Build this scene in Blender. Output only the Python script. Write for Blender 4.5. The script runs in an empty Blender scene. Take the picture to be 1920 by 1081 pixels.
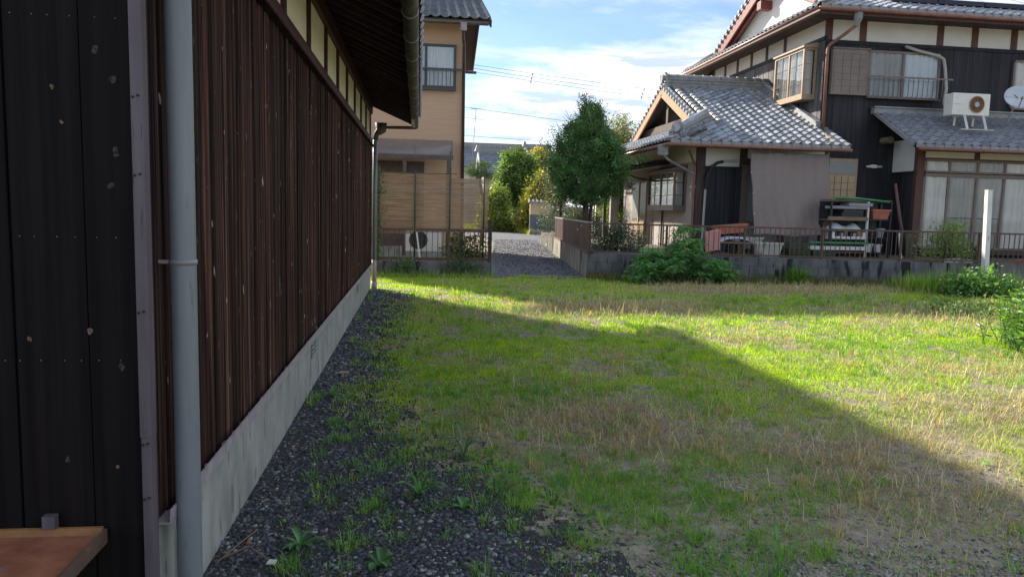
import bpy, math, random
import numpy as np
from mathutils import Matrix, Vector

random.seed(7)
rng = np.random.default_rng(11)
R = math.radians
scene = bpy.context.scene
col = scene.collection

# ------------------------------------------------------------------ camera
YAW, PITCH, ROLL = R(7.2374), R(6.1186), 0.025
f_ = Vector((math.sin(YAW) * math.cos(PITCH), math.cos(YAW) * math.cos(PITCH), -math.sin(PITCH)))
r_ = Vector((math.cos(YAW), -math.sin(YAW), 0))
u_ = r_.cross(f_)
r2 = r_ * math.cos(ROLL) + u_ * math.sin(ROLL)
u2 = u_ * math.cos(ROLL) - r_ * math.sin(ROLL)
cd = bpy.data.cameras.new('camera')
cd.sensor_width = 36
cd.lens = 1400 / 1920 * 36
cd.clip_start = 0.05
cd.clip_end = 5000
cam = bpy.data.objects.new('camera', cd)
M = Matrix(((r2.x, u2.x, -f_.x, 0), (r2.y, u2.y, -f_.y, 0), (r2.z, u2.z, -f_.z, 1.6), (0, 0, 0, 1)))
cam.matrix_world = M
col.objects.link(cam)
scene.camera = cam

# ------------------------------------------------------------------ sky, sun, exposure
SUN_H = Vector((-0.57, 0.82, 0)).normalized()
SUN_EL = R(28)
world = bpy.data.worlds.new('World')
scene.world = world
world.use_nodes = True
nt = world.node_tree
nt.nodes.clear()
N = nt.nodes.new
L = nt.links.new
out = N('ShaderNodeOutputWorld')
bg = N('ShaderNodeBackground')
bg.inputs['Strength'].default_value = 0.085
sky = N('ShaderNodeTexSky')
sky.sky_type = 'NISHITA'
sky.sun_disc = False
sky.sun_elevation = SUN_EL
sky.sun_rotation = math.atan2(SUN_H.x, SUN_H.y)
sky.air_density = 1.0
sky.dust_density = 0.1
sky.ozone_density = 2.5
tc = N('ShaderNodeTexCoord')
sep = N('ShaderNodeSeparateXYZ')
L(tc.outputs['Generated'], sep.inputs[0])
zb = N('ShaderNodeMath'); zb.operation = 'MAXIMUM'; zb.inputs[1].default_value = 0.0
L(sep.outputs['Z'], zb.inputs[0])
za = N('ShaderNodeMath'); za.operation = 'ADD'; za.inputs[1].default_value = 0.14
L(zb.outputs[0], za.inputs[0])
dx = N('ShaderNodeMath'); dx.operation = 'DIVIDE'; L(sep.outputs['X'], dx.inputs[0]); L(za.outputs[0], dx.inputs[1])
dy = N('ShaderNodeMath'); dy.operation = 'DIVIDE'; L(sep.outputs['Y'], dy.inputs[0]); L(za.outputs[0], dy.inputs[1])
cmb = N('ShaderNodeCombineXYZ'); L(dx.outputs[0], cmb.inputs[0]); L(dy.outputs[0], cmb.inputs[1])
mp = N('ShaderNodeMapping'); mp.inputs['Location'].default_value = (6.7, 0.4, 0); mp.inputs['Scale'].default_value = (0.55, 0.75, 1)
L(cmb.outputs[0], mp.inputs[0])
n1 = N('ShaderNodeTexNoise'); n1.inputs['Scale'].default_value = 1.15; n1.inputs['Detail'].default_value = 9; n1.inputs['Roughness'].default_value = 0.58; n1.inputs['Distortion'].default_value = 0.35
L(mp.outputs[0], n1.inputs['Vector'])
n2 = N('ShaderNodeTexNoise'); n2.inputs['Scale'].default_value = 4.6; n2.inputs['Detail'].default_value = 8; n2.inputs['Roughness'].default_value = 0.6; n2.inputs['Distortion'].default_value = 0.5
L(mp.outputs[0], n2.inputs['Vector'])
rp = N('ShaderNodeValToRGB')
rp.color_ramp.elements[0].position = 0.42; rp.color_ramp.elements[0].color = (0.06, 0.06, 0.06, 1)
rp.color_ramp.elements[1].position = 0.58; rp.color_ramp.elements[1].color = (0.92, 0.92, 0.92, 1)
L(n1.outputs['Fac'], rp.inputs[0])
rc = N('ShaderNodeValToRGB')
rc.color_ramp.elements[0].position = 0.40; rc.color_ramp.elements[0].color = (1.85, 2.15, 2.65, 1)
rc.color_ramp.elements[1].position = 0.56; rc.color_ramp.elements[1].color = (3.6, 3.65, 3.7, 1)
L(n2.outputs['Fac'], rc.inputs[0])
mxs = N('ShaderNodeMix'); mxs.data_type = 'RGBA'
dim = N('ShaderNodeMix'); dim.data_type = 'RGBA'; dim.blend_type = 'MULTIPLY'; dim.inputs[0].default_value = 1
dim.inputs[7].default_value = (0.41, 0.415, 0.45, 1)
L(sky.outputs[0], dim.inputs[6])
hz = N('ShaderNodeMapRange'); hz.inputs[1].default_value = 0.0; hz.inputs[2].default_value = 0.16; hz.inputs[3].default_value = 0.85; hz.inputs[4].default_value = 0.0
L(zb.outputs[0], hz.inputs[0])
mxf = N('ShaderNodeMath'); mxf.operation = 'MAXIMUM'
L(rp.outputs[0], mxf.inputs[0]); L(hz.outputs[0], mxf.inputs[1])
L(mxf.outputs[0], mxs.inputs[0]); L(dim.outputs[2], mxs.inputs[6]); L(rc.outputs[0], mxs.inputs[7])
L(mxs.outputs[2], bg.inputs['Color'])
L(bg.outputs[0], out.inputs[0])

sd = bpy.data.lights.new('sun', 'SUN')
sd.energy = 2.3
sd.angle = R(1.6)
sd.color = (1.0, 0.93, 0.80)
sun = bpy.data.objects.new('sun', sd)
to_sun = SUN_H * math.cos(SUN_EL) + Vector((0, 0, math.sin(SUN_EL)))
sun.rotation_euler = (-to_sun).to_track_quat('-Z', 'Y').to_euler()
sun.location = (-20, 25, 30)
col.objects.link(sun)

scene.view_settings.view_transform = 'Standard'
scene.view_settings.look = 'None'
scene.view_settings.exposure = 2.25
scene.view_settings.gamma = 1
scene.view_settings.use_curve_mapping = False
scene.cycles.max_bounces = 8
scene.cycles.transparent_max_bounces = 16
scene.cycles.use_denoising = True

# ------------------------------------------------------------------ material helpers
MATS = {}

def mat(name, c1, c2=None, rough=0.8, scale=(3, 3, 3), spec=0.3, metal=0.0, bump=0.0, bscale=None, detail=5,
        per=0.0, c3=None, fleck=None, lo=0.35, hi=0.65, fscale=(20, 20, 20), fpos=0.68, attr=False, coat=0.0):
    """Principled surface with a world-space noise between c1 and c2, an optional fleck colour, per-object shade and bump."""
    m = bpy.data.materials.new(name)
    m.use_nodes = True
    t = m.node_tree
    b = t.nodes['Principled BSDF']
    b.inputs['Roughness'].default_value = rough
    b.inputs['Specular IOR Level'].default_value = spec
    b.inputs['Metallic'].default_value = metal
    b.inputs['Coat Weight'].default_value = coat
    geo = t.nodes.new('ShaderNodeNewGeometry')
    vm = t.nodes.new('ShaderNodeVectorMath'); vm.operation = 'MULTIPLY'
    vm.inputs[1].default_value = scale
    t.links.new(geo.outputs['Position'], vm.inputs[0])
    oi = t.nodes.new('ShaderNodeObjectInfo')
    nz = t.nodes.new('ShaderNodeTexNoise'); nz.noise_dimensions = '4D'
    nz.inputs['Scale'].default_value = 1.0; nz.inputs['Detail'].default_value = detail; nz.inputs['Roughness'].default_value = 0.62
    t.links.new(vm.outputs[0], nz.inputs['Vector'])
    if per:
        wm = t.nodes.new('ShaderNodeMath'); wm.operation = 'MULTIPLY'; wm.inputs[1].default_value = 37.0
        t.links.new(oi.outputs['Random'], wm.inputs[0]); t.links.new(wm.outputs[0], nz.inputs['W'])
    c2 = c2 or tuple(min(1, x * 1.25) for x in c1)
    rm = t.nodes.new('ShaderNodeValToRGB')
    e = rm.color_ramp.elements
    e[0].position = lo; e[0].color = (*c1, 1)
    e[1].position = hi; e[1].color = (*c2, 1)
    if c3:
        k = e.new(hi + 0.1); k.color = (*c3, 1)
    t.links.new(nz.outputs['Fac'], rm.inputs[0])
    cur = rm.outputs[0]
    if fleck:
        v2 = t.nodes.new('ShaderNodeVectorMath'); v2.operation = 'MULTIPLY'; v2.inputs[1].default_value = fscale
        t.links.new(geo.outputs['Position'], v2.inputs[0])
        n2 = t.nodes.new('ShaderNodeTexNoise'); n2.inputs['Scale'].default_value = 1; n2.inputs['Detail'].default_value = 3
        t.links.new(v2.outputs[0], n2.inputs['Vector'])
        r2_ = t.nodes.new('ShaderNodeValToRGB')
        r2_.color_ramp.elements[0].position = fpos; r2_.color_ramp.elements[1].position = fpos + 0.06
        t.links.new(n2.outputs['Fac'], r2_.inputs[0])
        mx = t.nodes.new('ShaderNodeMix'); mx.data_type = 'RGBA'
        t.links.new(r2_.outputs[0], mx.inputs[0]); t.links.new(cur, mx.inputs[6]); mx.inputs[7].default_value = (*fleck, 1)
        cur = mx.outputs[2]
    if attr:
        at = t.nodes.new('ShaderNodeAttribute'); at.attribute_name = 'Col'
        mx = t.nodes.new('ShaderNodeMix'); mx.data_type = 'RGBA'; mx.blend_type = 'MULTIPLY'; mx.inputs[0].default_value = 1
        t.links.new(cur, mx.inputs[6]); t.links.new(at.outputs['Color'], mx.inputs[7])
        cur = mx.outputs[2]
    if per:
        mr = t.nodes.new('ShaderNodeMapRange'); mr.inputs[3].default_value = 1 - per; mr.inputs[4].default_value = 1 + per
        t.links.new(oi.outputs['Random'], mr.inputs[0])
        vm2 = t.nodes.new('ShaderNodeVectorMath'); vm2.operation = 'SCALE'
        t.links.new(cur, vm2.inputs[0]); t.links.new(mr.outputs[0], vm2.inputs['Scale'])
        cur = vm2.outputs[0]
    t.links.new(cur, b.inputs['Base Color'])
    if bump:
        bn = t.nodes.new('ShaderNodeBump'); bn.inputs['Strength'].default_value = bump; bn.inputs['Distance'].default_value = 0.01
        if bscale:
            v3 = t.nodes.new('ShaderNodeVectorMath'); v3.operation = 'MULTIPLY'; v3.inputs[1].default_value = bscale
            t.links.new(geo.outputs['Position'], v3.inputs[0])
            n3 = t.nodes.new('ShaderNodeTexNoise'); n3.inputs['Scale'].default_value = 1; n3.inputs['Detail'].default_value = 4
            t.links.new(v3.outputs[0], n3.inputs['Vector']); t.links.new(n3.outputs['Fac'], bn.inputs['Height'])
        else:
            t.links.new(nz.outputs['Fac'], bn.inputs['Height'])
        t.links.new(bn.outputs[0], b.inputs['Normal'])
    MATS[name] = m
    return m

def leaf_mat(name, trans=0.42, gloss=0.06, tint=(1, 1, 1)):
    m = bpy.data.materials.new(name); m.use_nodes = True
    t = m.node_tree; t.nodes.clear()
    o = t.nodes.new('ShaderNodeOutputMaterial')
    at = t.nodes.new('ShaderNodeAttribute'); at.attribute_name = 'Col'
    df = t.nodes.new('ShaderNodeBsdfDiffuse'); tr = t.nodes.new('ShaderNodeBsdfTranslucent')
    hs = t.nodes.new('ShaderNodeMix'); hs.data_type = 'RGBA'; hs.blend_type = 'MULTIPLY'; hs.inputs[0].default_value = 1
    hs.inputs[7].default_value = (*tint, 1)
    t.links.new(at.outputs['Color'], hs.inputs[6])
    t.links.new(hs.outputs[2], df.inputs[0])
    tc_ = t.nodes.new('ShaderNodeMix'); tc_.data_type = 'RGBA'; tc_.blend_type = 'MULTIPLY'; tc_.inputs[0].default_value = 1
    tc_.inputs[7].default_value = (1.65, 1.65, 0.75, 1); t.links.new(hs.outputs[2], tc_.inputs[6])
    t.links.new(tc_.outputs[2], tr.inputs[0])
    m1 = t.nodes.new('ShaderNodeMixShader'); m1.inputs[0].default_value = trans
    t.links.new(df.outputs[0], m1.inputs[1]); t.links.new(tr.outputs[0], m1.inputs[2])
    g = t.nodes.new('ShaderNodeBsdfGlossy'); g.inputs['Roughness'].default_value = 0.45; g.inputs[0].default_value = (0.9, 0.95, 0.9, 1)
    m2 = t.nodes.new('ShaderNodeMixShader'); m2.inputs[0].default_value = gloss
    t.links.new(m1.outputs[0], m2.inputs[1]); t.links.new(g.outputs[0], m2.inputs[2])
    t.links.new(m2.outputs[0], o.inputs[0])
    MATS[name] = m
    return m

def glass_mat(name, tint=(0.96, 0.96, 0.95), refl=0.14):
    m = bpy.data.materials.new(name); m.use_nodes = True
    t = m.node_tree; t.nodes.clear()
    o = t.nodes.new('ShaderNodeOutputMaterial')
    a = t.nodes.new('ShaderNodeBsdfTransparent'); a.inputs[0].default_value = (*tint, 1)
    g = t.nodes.new('ShaderNodeBsdfGlossy'); g.inputs['Roughness'].default_value = 0.03
    fr = t.nodes.new('ShaderNodeLayerWeight'); fr.inputs[0].default_value = 0.25
    ad = t.nodes.new('ShaderNodeMath'); ad.operation = 'MULTIPLY_ADD'; ad.inputs[1].default_value = 0.45; ad.inputs[2].default_value = refl
    t.links.new(fr.outputs['Fresnel'], ad.inputs[0])
    mx = t.nodes.new('ShaderNodeMixShader')
    t.links.new(ad.outputs[0], mx.inputs[0]); t.links.new(a.outputs[0], mx.inputs[1]); t.links.new(g.outputs[0], mx.inputs[2])
    t.links.new(mx.outputs[0], o.inputs[0])
    MATS[name] = m
    return m

# ------------------------------------------------------------------ mesh helpers
class MB:
    """Collects boxes, tubes and sheets in world coordinates and links them as ONE mesh object."""
    def __init__(s):
        s.v = []; s.f = []
    def add(s, vs, fs):
        o = len(s.v); s.v += [tuple(v) for v in vs]; s.f += [tuple(i + o for i in f) for f in fs]; return s
    def box(s, x0, x1, y0, y1, z0, z1):
        vs = [(x0, y0, z0), (x1, y0, z0), (x1, y1, z0), (x0, y1, z0), (x0, y0, z1), (x1, y0, z1), (x1, y1, z1), (x0, y1, z1)]
        return s.add(vs, [(0, 3, 2, 1), (4, 5, 6, 7), (0, 1, 5, 4), (1, 2, 6, 5), (2, 3, 7, 6), (3, 0, 4, 7)])
    def bar(s, a, b, w, h, up=(0, 0, 1)):
        """A box from a to b, w wide and h high."""
        a = Vector(a); b = Vector(b); d = (b - a).normalized(); up = Vector(up)
        if abs(d.dot(up)) > 0.98: up = Vector((0, 1, 0))
        sd_ = d.cross(up).normalized(); u = sd_.cross(d)
        vs = []
        for p in (a, b):
            for i, j in ((-1, -1), (1, -1), (1, 1), (-1, 1)):
                vs.append(p + sd_ * (i * w / 2) + u * (j * h / 2))
        return s.add(vs, [(3, 2, 1, 0), (4, 5, 6, 7), (0, 1, 5, 4), (1, 2, 6, 5), (2, 3, 7, 6), (3, 0, 4, 7)])
    def hexa(s, b4, t4):
        vs = list(b4) + list(t4)
        return s.add(vs, [(0, 3, 2, 1), (4, 5, 6, 7), (0, 1, 5, 4), (1, 2, 6, 5), (2, 3, 7, 6), (3, 0, 4, 7)])
    def tube(s, pts, rad, n=8, cap=True):
        pts = [Vector(p) for p in pts]; k = len(pts)
        rads = rad if isinstance(rad, (list, tuple)) else [rad] * k
        vs = []; fs = []; prev = None
        for i, p in enumerate(pts):
            d = (pts[min(i + 1, k - 1)] - pts[max(i - 1, 0)]).normalized()
            a = Vector((0, 0, 1)) if abs(d.z) < 0.95 else Vector((1, 0, 0))
            if prev is not None: a = prev
            x = (a - d * a.dot(d)).normalized(); y = d.cross(x); prev = x
            for j in range(n):
                t = 2 * math.pi * j / n
                vs.append(p + (x * math.cos(t) + y * math.sin(t)) * rads[i])
        for i in range(k - 1):
            for j in range(n):
                fs.append((i * n + j, i * n + (j + 1) % n, (i + 1) * n + (j + 1) % n, (i + 1) * n + j))
        if cap:
            fs.append(tuple(range(n - 1, -1, -1))); fs.append(tuple((k - 1) * n + j for j in range(n)))
        return s.add(vs, fs)
    def sheet(s, P, nu, nv):
        vs = [P(i / nu, j / nv) for j in range(nv + 1) for i in range(nu + 1)]
        fs = [(j * (nu + 1) + i, j * (nu + 1) + i + 1, (j + 1) * (nu + 1) + i + 1, (j + 1) * (nu + 1) + i) for j in range(nv) for i in range(nu)]
        return s.add(vs, fs)
    def prism(s, poly, off):
        """Extrude a closed polygon of 3D points by the vector off."""
        k = len(poly); off = Vector(off)
        vs = [Vector(p) for p in poly] + [Vector(p) + off for p in poly]
        fs = [tuple(range(k - 1, -1, -1)), tuple(range(k, 2 * k))]
        fs += [(i, (i + 1) % k, k + (i + 1) % k, k + i) for i in range(k)]
        return s.add(vs, fs)
    def mesh(s, name, m, smooth=False):
        me = bpy.data.meshes.new(name); me.from_pydata(s.v, [], s.f)
        if smooth: me.polygons.foreach_set('use_smooth', [True] * len(me.polygons))
        if m: me.materials.append(MATS[m])
        me.update()
        return me
    def build(s, name, m, parent=None, smooth=False, bevel=0, kind=None):
        o = bpy.data.objects.new(name, s.mesh(name, m, smooth)); col.objects.link(o); put(o, parent)
        if bevel:
            bm = o.modifiers.new('bevel', 'BEVEL'); bm.width = bevel; bm.segments = 2; bm.limit_method = 'ANGLE'
        if kind: o['kind'] = kind
        return o

def put(o, parent):
    if parent is not None:
        o.parent = parent
        w = Matrix.Identity(4); p = parent
        while p is not None:
            w = p.matrix_basis @ w if p.parent is None else p.matrix_parent_inverse @ p.matrix_basis @ w
            p = p.parent
        o.matrix_parent_inverse = w.inverted()
    return o

def inst(name, me, mw, parent):
    o = bpy.data.objects.new(name, me); col.objects.link(o); put(o, parent); o.matrix_basis = mw; return o

def tag(o, label, cat, group=None, kind=None):
    o['label'] = label; o['category'] = cat
    if group: o['group'] = group
    if kind: o['kind'] = kind
    return o

def thing(name, loc, label, cat, group=None):
    o = bpy.data.objects.new(name, None); col.objects.link(o); o.location = loc; o.empty_display_size = 0.1
    o.matrix_basis = Matrix.Translation(loc)
    return tag(o, label, cat, group)

def struct(o, label, cat='ground', kind='structure'):
    o['kind'] = kind; o['label'] = label; o['category'] = cat; return o

def np_mesh(name, V, F, m, cols=None, parent=None, smooth=False, kind=None):
    V = np.ascontiguousarray(V, dtype=np.float32).reshape(-1, 3); F = np.ascontiguousarray(F, dtype=np.int32)
    me = bpy.data.meshes.new(name); k = F.shape[1]
    me.vertices.add(len(V)); me.vertices.foreach_set('co', V.ravel())
    me.loops.add(F.size); me.loops.foreach_set('vertex_index', F.ravel())
    me.polygons.add(len(F)); me.polygons.foreach_set('loop_start', np.arange(0, F.size, k, dtype=np.int32))
    if smooth: me.polygons.foreach_set('use_smooth', np.ones(len(F), dtype=bool))
    me.update(calc_edges=True)
    if cols is not None:
        a = me.color_attributes.new('Col', 'FLOAT_COLOR', 'POINT')
        c4 = np.ones((len(V), 4), dtype=np.float32); c4[:, :3] = cols; a.data.foreach_set('color', c4.ravel())
    me.materials.append(MATS[m])
    o = bpy.data.objects.new(name, me); col.objects.link(o); put(o, parent)
    if kind: o['kind'] = kind
    return o

LAT = np.random.default_rng(3).random((256, 256))
def vnoise(x, y, s):
    x = np.asarray(x) / s + 51.3; y = np.asarray(y) / s + 87.1
    xi = np.floor(x).astype(int); yi = np.floor(y).astype(int); fx = x - xi; fy = y - yi
    fx = fx * fx * (3 - 2 * fx); fy = fy * fy * (3 - 2 * fy)
    g = lambda i, j: LAT[i % 256, j % 256]
    return (g(xi, yi) * (1 - fx) + g(xi + 1, yi) * fx) * (1 - fy) + (g(xi, yi + 1) * (1 - fx) + g(xi + 1, yi + 1) * fx) * fy
def fbm(x, y, s):
    return (vnoise(x, y, s) + 0.5 * vnoise(x + 9, y + 4, s / 2) + 0.25 * vnoise(x + 3, y + 8, s / 4)) / 1.75

def leaves(name, P, m, c, size, parent=None, aspect=0.45, droop=0.0, flat=0.0, kind=None, var=0.35, D=None, shade=None):
    """Rhombic leaves with a folded midrib at points P (n,3); c a list of colours picked at random."""
    n = len(P)
    if D is None: D = rng.normal(size=(n, 3))
    D = D.copy(); D[:, 2] = D[:, 2] * (1 - flat) - droop
    D /= np.linalg.norm(D, axis=1, keepdims=True) + 1e-9
    A = rng.normal(size=(n, 3)); A[:, 2] *= (1 - flat * 0.8)
    S = np.cross(D, np.array([0, 0, 1.0]) * flat + A * (1 - flat * 0.7)); S /= np.linalg.norm(S, axis=1, keepdims=True) + 1e-9
    U = np.cross(S, D)
    l = size * rng.uniform(0.6, 1.35, (n, 1)); w = l * aspect
    V = np.stack([P, P + D * l * 0.45 + S * w * 0.5 + U * w * 0.12, P + D * l, P + D * l * 0.45 - S * w * 0.5 + U * w * 0.12], 1)
    F = np.arange(n * 4).reshape(n, 4)
    c = np.array(c); cc = c[rng.integers(0, len(c), n)] * rng.uniform(1 - var, 1 + var, (n, 1))
    if shade is not None: cc = cc * shade[:, None]
    return np_mesh(name, V.reshape(-1, 3), F, m, np.repeat(cc, 4, 0), parent, kind=kind)

def clumps(centers, per, sig):
    c = np.repeat(np.asarray(centers), per, 0)
    return c + rng.normal(size=c.shape) * sig

# ------------------------------------------------------------------ materials
mat('ground', (0.19, 0.165, 0.125), (0.36, 0.31, 0.24), rough=0.95, scale=(9, 9, 9), bump=0.8, bscale=(45, 45, 45), spec=0.1, fleck=(0.12, 0.11, 0.09), fscale=(30, 30, 30), fpos=0.58)
mat('lane_gravel', (0.11, 0.11, 0.12), (0.20, 0.20, 0.21), rough=0.95, scale=(5, 5, 5), bump=0.7, bscale=(30, 30, 30), spec=0.1, fleck=(0.34, 0.34, 0.35), fscale=(26, 26, 26), fpos=0.6)
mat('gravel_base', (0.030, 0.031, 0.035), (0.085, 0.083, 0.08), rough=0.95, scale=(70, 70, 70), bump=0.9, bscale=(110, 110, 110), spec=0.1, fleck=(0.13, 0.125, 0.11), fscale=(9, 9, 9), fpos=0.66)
mat('asphalt', (0.11, 0.11, 0.115), (0.165, 0.165, 0.17), rough=0.9, scale=(0.7, 0.7, 0.7), bump=0.3, bscale=(60, 60, 60), spec=0.2)
mat('yard_soil', (0.10, 0.09, 0.075), (0.17, 0.155, 0.13), rough=0.95, scale=(3, 3, 3), bump=0.4, spec=0.1)
mat('far_field', (0.06, 0.075, 0.03), (0.10, 0.11, 0.05), rough=0.95, scale=(0.5, 0.5, 0.5), spec=0.1)
mat('stone', (0.8, 0.8, 0.8), (1.0, 1.0, 1.0), rough=0.75, scale=(40, 40, 40), spec=0.35, attr=True)
mat('old_board', (0.005, 0.0035, 0.004), (0.062, 0.031, 0.024), rough=0.8, lo=0.44, hi=0.60, scale=(75, 75, 0.8), bump=0.9, per=0.5, c3=(0.12, 0.075, 0.06), fleck=(0.30, 0.27, 0.26), fscale=(38, 38, 7), fpos=0.72, spec=0.12, detail=7)
mat('batten_board', (0.006, 0.004, 0.004), (0.072, 0.034, 0.025), rough=0.8, lo=0.42, hi=0.57, scale=(85, 85, 0.7), bump=0.9, per=0.5, c3=(0.15, 0.085, 0.062), fleck=(0.42, 0.37, 0.35), fscale=(45, 45, 9), fpos=0.69, spec=0.12, detail=7)
mat('char_board', (0.0025, 0.0022, 0.0026), (0.010, 0.007, 0.0065), rough=0.7, lo=0.38, scale=(32, 32, 0.7), bump=0.35, per=0.3, c3=(0.045, 0.019, 0.011), spec=0.15, hi=0.68, detail=7)
mat('knot', (0.012, 0.010, 0.010), (0.085, 0.075, 0.068), rough=0.8, scale=(60, 60, 60))
mat('knot_warm', (0.05, 0.03, 0.018), (0.26, 0.17, 0.10), rough=0.8, scale=(60, 60, 60))
mat('metal_strip', (0.085, 0.068, 0.078), (0.13, 0.108, 0.12), rough=0.5, scale=(20, 20, 2), spec=0.45, bump=0.05, fleck=(0.055, 0.04, 0.042), fscale=(40, 40, 4), fpos=0.64)
mat('grey_pipe', (0.155, 0.17, 0.18), (0.20, 0.215, 0.225), rough=0.45, scale=(14, 14, 1.4), spec=0.5, fleck=(0.145, 0.152, 0.155), fscale=(30, 30, 6), fpos=0.66, bump=0.05)
mat('tan_pipe', (0.34, 0.26, 0.20), (0.42, 0.33, 0.26), rough=0.6, scale=(6, 6, 3))
mat('flashing', (0.25, 0.22, 0.24), (0.37, 0.33, 0.34), rough=0.6, scale=(12, 12, 12), spec=0.4, fleck=(0.06, 0.04, 0.04), fscale=(50, 50, 50), fpos=0.7)
mat('concrete_light', (0.23, 0.235, 0.21), (0.37, 0.37, 0.335), rough=0.9, scale=(5, 5, 2.2), bump=0.3, bscale=(60, 60, 30), spec=0.12, fleck=(0.19, 0.195, 0.165), fscale=(11, 11, 3), fpos=0.58)
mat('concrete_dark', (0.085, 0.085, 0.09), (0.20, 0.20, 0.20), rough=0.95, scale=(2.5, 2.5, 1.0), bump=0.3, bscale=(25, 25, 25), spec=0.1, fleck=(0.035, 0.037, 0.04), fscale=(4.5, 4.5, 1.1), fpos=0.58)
mat('concrete_tan', (0.22, 0.205, 0.17), (0.36, 0.33, 0.27), rough=0.95, scale=(2, 2, 1), bump=0.3, bscale=(25, 25, 25), spec=0.1, fleck=(0.10, 0.10, 0.09), fscale=(5, 5, 0.9), fpos=0.57)
mat('vent_dark', (0.07, 0.075, 0.075), (0.11, 0.115, 0.115), rough=0.6, scale=(10, 10, 10))
mat('plaster_cream', (0.76, 0.73, 0.53), (0.82, 0.80, 0.60), rough=0.9, scale=(3, 3, 3), spec=0.15)
mat('plaster_white', (0.66, 0.66, 0.62), (0.74, 0.74, 0.70), rough=0.9, scale=(1.2, 1.2, 1.2), spec=0.15)
mat('plaster_rough', (0.36, 0.32, 0.29), (0.46, 0.42, 0.385), rough=0.95, scale=(25, 25, 25), spec=0.1, bump=0.6, bscale=(45, 45, 45))
mat('maroon_wood', (0.040, 0.011, 0.011), (0.075, 0.022, 0.020), rough=0.6, scale=(12, 3, 12), spec=0.35, bump=0.2)
mat('soffit', (0.030, 0.018, 0.022), (0.060, 0.036, 0.042), rough=0.75, scale=(10, 2, 10), spec=0.2, per=0.25)
mat('gutter_old', (0.065, 0.06, 0.05), (0.13, 0.115, 0.09), rough=0.65, scale=(9, 3, 9), spec=0.4, fleck=(0.055, 0.065, 0.035), fscale=(18, 6, 18), fpos=0.55)
mat('bracket_grey', (0.22, 0.21, 0.21), (0.32, 0.31, 0.30), rough=0.5, scale=(9, 9, 9), spec=0.5)
mat('rust_tray', (0.20, 0.075, 0.045), (0.34, 0.135, 0.075), rough=0.7, scale=(9, 9, 9), spec=0.3, fleck=(0.20, 0.16, 0.14), fscale=(7, 7, 7), fpos=0.6)
mat('tile_silver', (0.25, 0.265, 0.29), (0.38, 0.395, 0.42), rough=0.40, scale=(4, 4, 4), spec=0.6, metal=0.2, per=0.3, bump=0.05, fleck=(0.16, 0.16, 0.155), fscale=(5, 5, 5), fpos=0.62)
mat('tile_dull', (0.18, 0.19, 0.22), (0.27, 0.28, 0.315), rough=0.5, scale=(5, 5, 5), spec=0.5, per=0.15)
mat('tile_ridge', (0.19, 0.195, 0.20), (0.31, 0.31, 0.30), rough=0.55, scale=(7, 7, 7), spec=0.5, bump=0.1)
mat('tile_tan_house', (0.17, 0.19, 0.22), (0.26, 0.28, 0.31), rough=0.3, scale=(2, 2, 2), spec=0.6, metal=0.1)
mat('tan_siding', (0.50, 0.335, 0.22), (0.60, 0.425, 0.29), rough=0.85, scale=(0.9, 0.9, 55), spec=0.15, bump=0.5, bscale=(2.5, 2.5, 38), lo=0.3, hi=0.7)
mat('brown_frame', (0.07, 0.05, 0.042), (0.11, 0.08, 0.066), rough=0.45, scale=(5, 5, 5), spec=0.5)
mat('dark_frame', (0.045, 0.042, 0.05), (0.06, 0.056, 0.066), rough=0.4, scale=(5, 5, 5), spec=0.5)
mat('bronze_frame', (0.15, 0.115, 0.095), (0.20, 0.155, 0.13), rough=0.45, scale=(6, 6, 6), spec=0.45)
mat('light_bronze', (0.36, 0.25, 0.165), (0.44, 0.31, 0.21), rough=0.4, scale=(6, 6, 6), spec=0.5)
mat('shutter_brown', (0.19, 0.15, 0.13), (0.225, 0.18, 0.155), rough=0.5, scale=(3, 3, 3), spec=0.4)
mat('canopy_brown', (0.15, 0.125, 0.115), (0.20, 0.165, 0.15), rough=0.35, scale=(4, 4, 4), spec=0.5)
mat('curtain_white', (0.56, 0.57, 0.555), (0.70, 0.70, 0.685), rough=0.9, scale=(6, 6, 1), spec=0.1)
mat('curtain_grey', (0.28, 0.28, 0.27), (0.38, 0.38, 0.365), rough=0.9, scale=(6, 6, 1), spec=0.1)
mat('curtain_blue', (0.52, 0.60, 0.66), (0.62, 0.69, 0.74), rough=0.9, scale=(8, 8, 1), spec=0.1)
mat('room_dark', (0.02, 0.02, 0.022), (0.03, 0.03, 0.032), rough=0.9)
mat('black_board', (0.016, 0.016, 0.020), (0.036, 0.036, 0.042), rough=0.7, scale=(14, 14, 0.8), spec=0.3, per=0.3, bump=0.2)
mat('grey_board', (0.07, 0.07, 0.075), (0.16, 0.155, 0.155), rough=0.75, scale=(10, 10, 0.9), spec=0.3, per=0.3, bump=0.2)
mat('brown_post', (0.085, 0.042, 0.034), (0.125, 0.065, 0.052), rough=0.6, scale=(14, 14, 2), spec=0.3)
mat('dark_post', (0.05, 0.035, 0.032), (0.085, 0.06, 0.052), rough=0.7, scale=(14, 14, 2), spec=0.3)
mat('fresh_wood', (0.36, 0.18, 0.09), (0.47, 0.26, 0.14), rough=0.6, scale=(4, 4, 25), spec=0.3)
mat('red_wood', (0.14, 0.035, 0.03), (0.20, 0.06, 0.05), rough=0.55, scale=(6, 6, 6), spec=0.35)
mat('copper_gutter', (0.20, 0.09, 0.065), (0.27, 0.13, 0.095), rough=0.45, scale=(5, 5, 5), spec=0.5)
mat('frosted', (0.20, 0.22, 0.215), (0.30, 0.32, 0.31), rough=0.25, scale=(30, 30, 30), spec=0.5, bump=0.4)
mat('shoji_amber', (0.52, 0.38, 0.22), (0.60, 0.45, 0.28), rough=0.7, scale=(2, 2, 2))
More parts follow.
